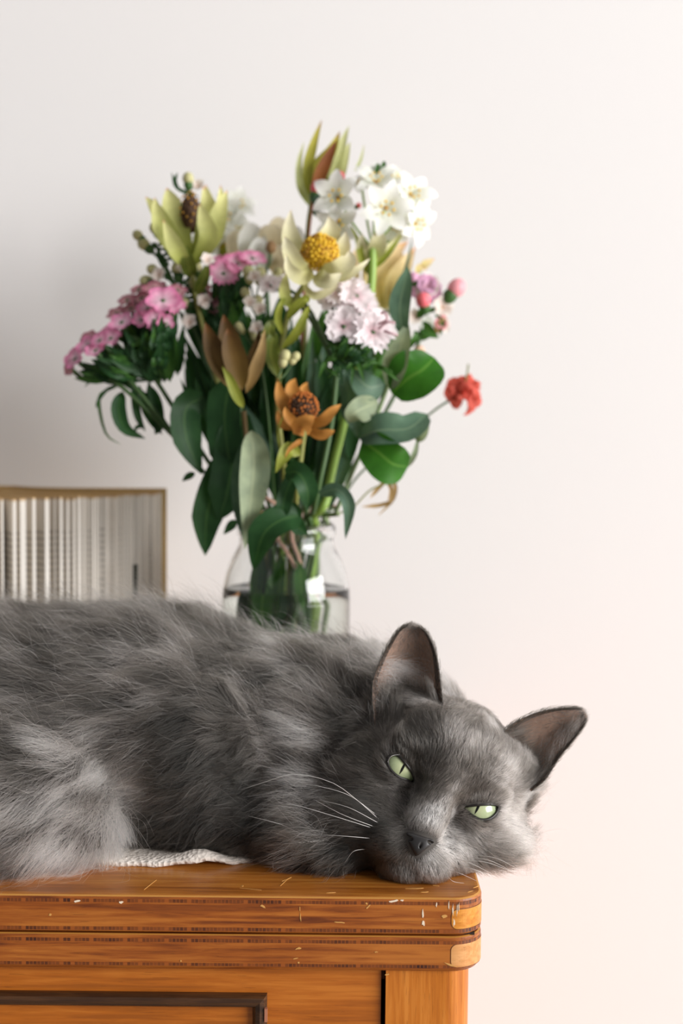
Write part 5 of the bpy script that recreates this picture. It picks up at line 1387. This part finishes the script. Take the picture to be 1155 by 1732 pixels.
bud(t13b, (537, 318), (528, 350), 12, Y, bp); bud(t13b, (573, 300, 6), (540, 345), 10, Y, bp); bud(t13b, (606, 348, 10), (560, 380), 5, Y, bp)
blade('leaf', [(532, 350), (540, 335, -4), (552, 342, -4)], 16, Y, G_slate, t13b, 'lance'); blade('leaf', [(530, 352), (538, 362, -4), (552, 360, -4)], 12, Y, G_dark, t13b, 'lance')

# ---- red flower ------------------------------------------------------------------
t14 = new('red_flower', 'ruffled coral-red flower standing out alone past the round leaf'); Y = 0.235
stem(t14, [(780, 668), (740, 690), (680, 740), (610, 800), (575, 850)], 4, Y, S_green, 536)
ruffle(t14, P3((774, 662), Y), 34*mpp(Y), facing(-.3, .1, 1), [P_coral], 9, 7); ruffle(t14, P3((800, 676, 3), Y), 34*mpp(Y), facing(.9, -.2, .7), [P_coral], 6, 9); ruffle(t14, P3((798, 650, 3), Y), 32*mpp(Y), facing(.7, .7, .6), [P_coral], 5, 12)
C = catmull([P3((786, 650), Y), P3((790, 632), Y), P3((792, 616), Y)], 5); V, F = tube_geo(C, 0.0006, 5); mesh('style', V, F, S_yel, t14)

# ---- foliage ---------------------------------------------------------------------
t15 = new('leafy_branch', 'branch with broad round deep green leaves reaching towards the red flower', 'foliage'); Y = 0.175
stem(t15, [(660, 640), (630, 720), (595, 800), (570, 860)], 8, Y + 0.01, mat('stem_grey_green', srgb(120, 140, 96), 0.5), 540, foot=0.012)
for pts, w_, mt, tw in (([(662, 665, 4), (690, 640, -4), (715, 625, -6), (735, 605, 0)], 86, G_round, 10), ([(608, 740, 0), (640, 728, -8), (690, 725, -8), (722, 700, 2)], 60, G_slate, 30), ([(612, 745, 0), (640, 765, -8), (665, 785, -6), (690, 790, 2)], 74, G_round, -15),
                        ([(700, 740, 8), (712, 735, 4), (726, 720, 4)], 22, G_grey, 0), ([(690, 790, 8), (702, 765, 6), (708, 735, 6)], 10, G_grey, 0), ([(660, 660, 4), (668, 620, -2), (680, 580, -4), (690, 545, 2)], 44, G_grey, 20), ([(682, 570, 4), (676, 520, -4), (684, 480, -6), (690, 452, -2)], 36, G_slate, 10),
                        ([(640, 680), (615, 690, -4), (598, 700, -6), (590, 715)], 44, G_grey, 10), ([(650, 650, 4), (625, 655, -2), (606, 640, -4), (590, 625)], 44, G_slate, 0)):
    blade('leaf', pts, w_, Y, mt, t15, 'oval' if w_ > 50 else 'lance', 0.22, tw, 14, 7, 0.10, len(pts))
t16 = new('leafy_branch', 'large dark green hanging leaves spreading left over the jar', 'foliage'); Y = 0.180
stem(t16, [(395, 610), (410, 720), (430, 830)], 9, Y + 0.02, S_green, 450)
for pts, w_, mt, tw in (([(345, 672), (315, 690, -4), (315, 740, -8), (340, 802, -6)], 52, G_dark, 15), ([(400, 760), (370, 810, -6), (350, 870, -8), (347, 940, -4)], 54, G_dark, 10), ([(390, 640, -2), (380, 700, -6), (385, 760, -8), (395, 820)], 60, G_dark, -20), ([(410, 700), (395, 770, -4), (385, 830, -8), (370, 880, -6)], 66, G_dark, 0),
                        ([(330, 800), (318, 806), (308, 814)], 12, G_dark, 0), ([(350, 700), (370, 740), (385, 790), (390, 820)], 20, G_dark, 0), ([(400, 880), (390, 890), (378, 904)], 16, G_dark, 0), ([(305, 640), (325, 690), (350, 740), (375, 790)], 9, G_dark, 0), ([(330, 640), (345, 690), (362, 730), (380, 760)], 14, G_dark, 0), ([(360, 640), (368, 690), (378, 730), (392, 770)], 20, G_dark, 0)):
    blade('leaf', pts, w_, Y, mt, t16, 'lance' if w_ < 50 else 'strap', 0.25, tw, 14, 5, 0.08, len(pts))
t17 = new('leafy_branch', 'limp grey-green leaf hanging down into the mouth of the jar', 'foliage'); Y = 0.158
stem(t17, [(425, 735), (432, 790), (440, 850)], 6, Y + 0.02, S_green, 456)
blade('leaf', [(425, 728), (430, 780, -6), (424, 850, -8), (414, 928, -4)], 52, Y, G_grey, t17, 'lance', 0.45, 10, 16, 7, 0.12, 3); blade('leaf', [(415, 740), (405, 800, -2), (404, 860, -4), (416, 925, 0)], 26, Y, G_slate, t17, 'lance', 0.3)
t18 = new('leafy_branch', 'glossy dark green leaves curling over the rim of the jar', 'foliage'); Y = 0.150
stem(t18, [(520, 800), (515, 850)], 6, Y + 0.03, S_green, 500)
for pts, w_, mt, tw in (([(508, 872), (475, 880, -6), (445, 905, -8), (428, 965, -2)], 52, G_dark, -20), ([(482, 800), (505, 800, -8), (520, 830, -10), (520, 862, -4)], 36, G_dark, 15), ([(540, 836), (570, 828, -6), (590, 855, -8), (584, 912, -2)], 22, G_slate, 0), ([(495, 850), (500, 885), (520, 905)], 26, G_dark, 0), ([(505, 790), (485, 830, -2), (478, 860, -4), (470, 880)], 26, G_dark, 0)):
    blade('leaf', pts, w_, Y, mt, t18, 'strap', 0.3, tw, 14, 7)
t19 = new('leafy_branch', 'upright dark green strap leaves filling the heart of the bunch', 'foliage'); Y = 0.215
stem(t19, [(540, 600), (530, 720), (520, 840)], 9, Y, S_green, 510)
for k in range(64):
    x1 = 470 + 175*rf_.random() if k % 3 else 330 + 190*rf_.random(); y1 = rf_.uniform(520, 680); x0 = 500 + (x1 - 500)*0.30 + rf_.uniform(-16, 16); y0 = rf_.uniform(770, 880); dz = rf_.uniform(-8, 40)
    blade('leaf', [(x0, y0, dz*.4), ((x0 + x1)/2 + rf_.uniform(-10, 10), (y0 + y1)/2, dz*.8 - 4), (x1, y1, dz)], rf_.uniform(15, 34), Y, rf_.choice([G_dark, G_dark, G_dark, G_slate, G_mid]), t19, 'lance', 0.3, rf_.uniform(-40, 40), 9, 5)
for k in range(40):
    x1 = rf_.uniform(330, 680); y1 = rf_.uniform(500, 620); x0 = x1 + (500 - x1)*0.22; y0 = y1 + rf_.uniform(70, 120); dz = rf_.uniform(0, 45)
    blade('leaf', [(x0, y0, dz), ((x0 + x1)/2, (y0 + y1)/2, dz - 4), (x1, y1, dz)], rf_.uniform(10, 22), Y, rf_.choice([G_dark, G_dark, G_mid]), t19, 'lance', 0.3, rf_.uniform(-40, 40), 7, 3)
for pts, w_ in (([(540, 880, -10), (545, 800, -16), (550, 720, -18), (548, 660, -14)], 26), ([(560, 800, -6), (556, 720, -10), (545, 650, -10), (538, 600, -6)], 34), ([(590, 780), (600, 720, -6), (612, 690, -8), (618, 660)], 30), ([(580, 700, -30), (590, 670, -34), (582, 640, -36), (588, 625, -34)], 26), ([(575, 690, -30), (592, 700, -34), (602, 720, -34), (604, 740, -30)], 26)):
    blade('leaf', pts, w_, Y, G_slate if pts[0][2:] == (-30,) else G_dark, t19, 'lance', 0.3)
for k in range(120):                           # leaves filling the left side behind the brown flower
    x1 = rf_.uniform(300, 480); y1 = rf_.uniform(500, 640); x0 = x1 + (450 - x1)*0.35 + rf_.uniform(-10, 10); y0 = y1 + rf_.uniform(70, 150); dz = rf_.uniform(-5, 40)
    blade('leaf', [(x0, y0, dz), ((x0 + x1)/2 + rf_.uniform(-8, 8), (y0 + y1)/2, dz - 4), (x1, y1, dz)], rf_.uniform(14, 30), Y, rf_.choice([G_dark, G_dark, G_dark, G_mid]), t19, 'lance', 0.3, rf_.uniform(-40, 40), 7, 3)
for k in range(16):                            # leaves pushed below the water line
    x0 = rf_.uniform(428, 512); y0 = rf_.uniform(935, 1000); x1 = x0 + rf_.uniform(-14, 10); dz = rf_.uniform(-22, 22)
    blade('leaf', [(x0, y0, dz), ((x0 + x1)/2, y0 + 45, dz - 3), (x1, y0 + rf_.uniform(80, 130), dz)], rf_.uniform(16, 34), Y, rf_.choice([G_dark, G_mid, G_yel, G_dark]), t19, 'lance', 0.3, rf_.uniform(-40, 40), 7, 3)
t20 = new('dried_wisp', 'dry curled yellowish tendrils hanging below the round leaves', 'foliage'); Y = 0.205
stem(t20, [(652, 818), (625, 830), (595, 860)], 3, Y, S_yel, 540)
for pts in ([(652, 815), (668, 820), (664, 845), (640, 872)], [(650, 815), (638, 828), (626, 842)], [(660, 850), (640, 855), (612, 857)], [(654, 812), (662, 830), (656, 850)]): blade('tendril', pts, 7, Y, P_tan, t20, 'needle', 0.3)

# ---- twine tied round the stems ---------------------------------------------------
M_twine = mat('pink_twine', srgb(196, 158, 138), 0.9); t = NT(M_twine); cc = t.node('ShaderNodeTexCoord').outputs['Object']
t.bump(t.noise(t.mapping(cc, (1, 1, 1)), 900, 2), 0.8, 0.001)
twine = thing('twine', (JX, YJ, T + 0.10), 'pinkish twine wound around the flower stems with loose ends in the jar', 'twine')
XS = settle_stems()
zt = W(470, 862, YJ).z; Cl = []
def section(z, ids):                           # where the stems stand at height z, each radius widened by its slant
    out = []
    for n_ in ids:
        X_, r = XS[n_], STEMS[n_][1]; k_ = int(np.argmin(np.abs(X_[:, 2] - z))); tg_ = X_[min(k_ + 1, 109)] - X_[max(k_ - 1, 0)]
        sl = abs(tg_[2])/np.linalg.norm(tg_); out.append((X_[k_, 0], X_[k_, 1], r/max(sl, 0.45)))
    return np.array(out)
allid = np.arange(len(STEMS)); sec = section(zt - 0.0026, allid)   # the twine ties the left-hand bundle; it closes in the widest gap beside it
best_g = (-1, 0.0, 0.0)
for th in np.radians(np.arange(-50, 51, 5)):
    dv_ = np.array([math.cos(th), math.sin(th)]); pr = (sec[:, :2] - np.array([JX, YJ])) @ dv_
    for c_ in np.arange(0.001, 0.014, 0.0005):
        g_ = np.min(np.abs(pr - c_) - sec[:, 2])
        if g_ > best_g[0]: best_g = (g_, th, c_)
dv_ = np.array([math.cos(best_g[1]), math.sin(best_g[1])]); tied = allid[(sec[:, :2] - np.array([JX, YJ])) @ dv_ < best_g[2]]
for q in range(241):                           # wound twice, lying on the outermost stems
    a = 4*math.pi*q/240; z_ = zt - 0.0026*a/6.28; ring_ = section(z_, tied); d_ = np.array([math.cos(a), math.sin(a)]); k_ = int(np.argmax(ring_[:, :2] @ d_ + ring_[:, 2]))
    Cl.append((*(ring_[k_, :2] + d_*(ring_[k_, 2] + 0.0012)), z_))
Cl = np.array(Cl); V, F = tube_geo(Cl, 0.0012, 7); mesh('loop', V, F, M_twine, twine)
for pts in ([(440, 838, -28), (456, 846, -32), (474, 858, -30)], [(474, 868, -24), (470, 905, -20), (482, 930, -22), (500, 962, -20)], [(490, 880, -24), (496, 920, -22), (506, 950, -22), (510, 985, -20)]):
    C = catmull([P3(p, YJ) for p in pts], 14); V, F = tube_geo(C, 0.0014, 7); mesh('loose_end', V, F, M_twine, twine)

# ---- leaves that would cut through a neighbouring stem or flower are laid in front of it or behind it
BQ = [o for o in coll.objects if o.type == 'EMPTY' and o.get('category') in ('flower', 'foliage', 'twine')]
parts = []
def gather(o, root):
    for c_ in KIDS.get(o.name, ()):
        parts.append((c_, root)); gather(c_, root)
KIDS = {}
for o in bpy.data.objects:
    if o.parent: KIDS.setdefault(o.parent.name, []).append(o)
for o in BQ: gather(o, o)
gl = [c_ for c_ in KIDS['glass_jar'] if c_.name == 'glass'][0]; parts.append((gl, jar))
def wverts(o, root):
    v = np.zeros(len(o.data.vertices)*3, np.float32); o.data.vertices.foreach_get('co', v); return v.reshape(-1, 3).astype(float) + ORIGIN[root.name]
GEO = {}
for o, root in parts:
    v = wverts(o, root); f = [tuple(p_.vertices) for p_ in o.data.polygons]; GEO[o.name] = [v, f, v.min(0), v.max(0), BVHTree.FromPolygons(v.tolist(), f), root.name]
def clashes(v, name, root):
    lo, hi = v.min(0), v.max(0); tr_ = None; k_ = 0
    for nm, (v2, f2, lo2, hi2, tree, rt) in GEO.items():
        if rt == root.name or (lo > hi2).any() or (lo2 > hi).any(): continue
        if tr_ is None: tr_ = BVHTree.FromPolygons(v.tolist(), GEO[name][1])
        k_ += len(tr_.overlap(tree))
    return k_
cp = np.array(CAMP)
for o, root in parts:
    kind = o.name.split('.')[0]
    if kind not in ('leaf', 'bract', 'petal', 'bud', 'calyx', 'twig', 'tendril', 'loose_end') or root is jar: continue
    lim = 0.026 if (root is t19 and kind == 'leaf') else 0.006
    v = GEO[o.name][0]; k0 = clashes(v, o.name, root)
    if k0 == 0: continue
    best = (k0, v)
    ray = v.mean(0) - cp; ray /= np.linalg.norm(ray)
    for s_ in np.arange(0.0015, lim + 1e-6, 0.0015):
        for sg in (1, -1):
            v2 = v + ray*s_*sg; k2 = clashes(v2, o.name, root)
            if k2 < best[0]: best = (k2, v2)
            if k2 == 0: break
        if best[0] == 0: break
    if best[0] < k0:
        v2 = best[1]; o.data.vertices.foreach_set('co', (v2 - ORIGIN[root.name]).astype(np.float32).ravel()); o.data.update()
        GEO[o.name] = [v2, GEO[o.name][1], v2.min(0), v2.max(0), BVHTree.FromPolygons(v2.tolist(), GEO[o.name][1]), root.name]
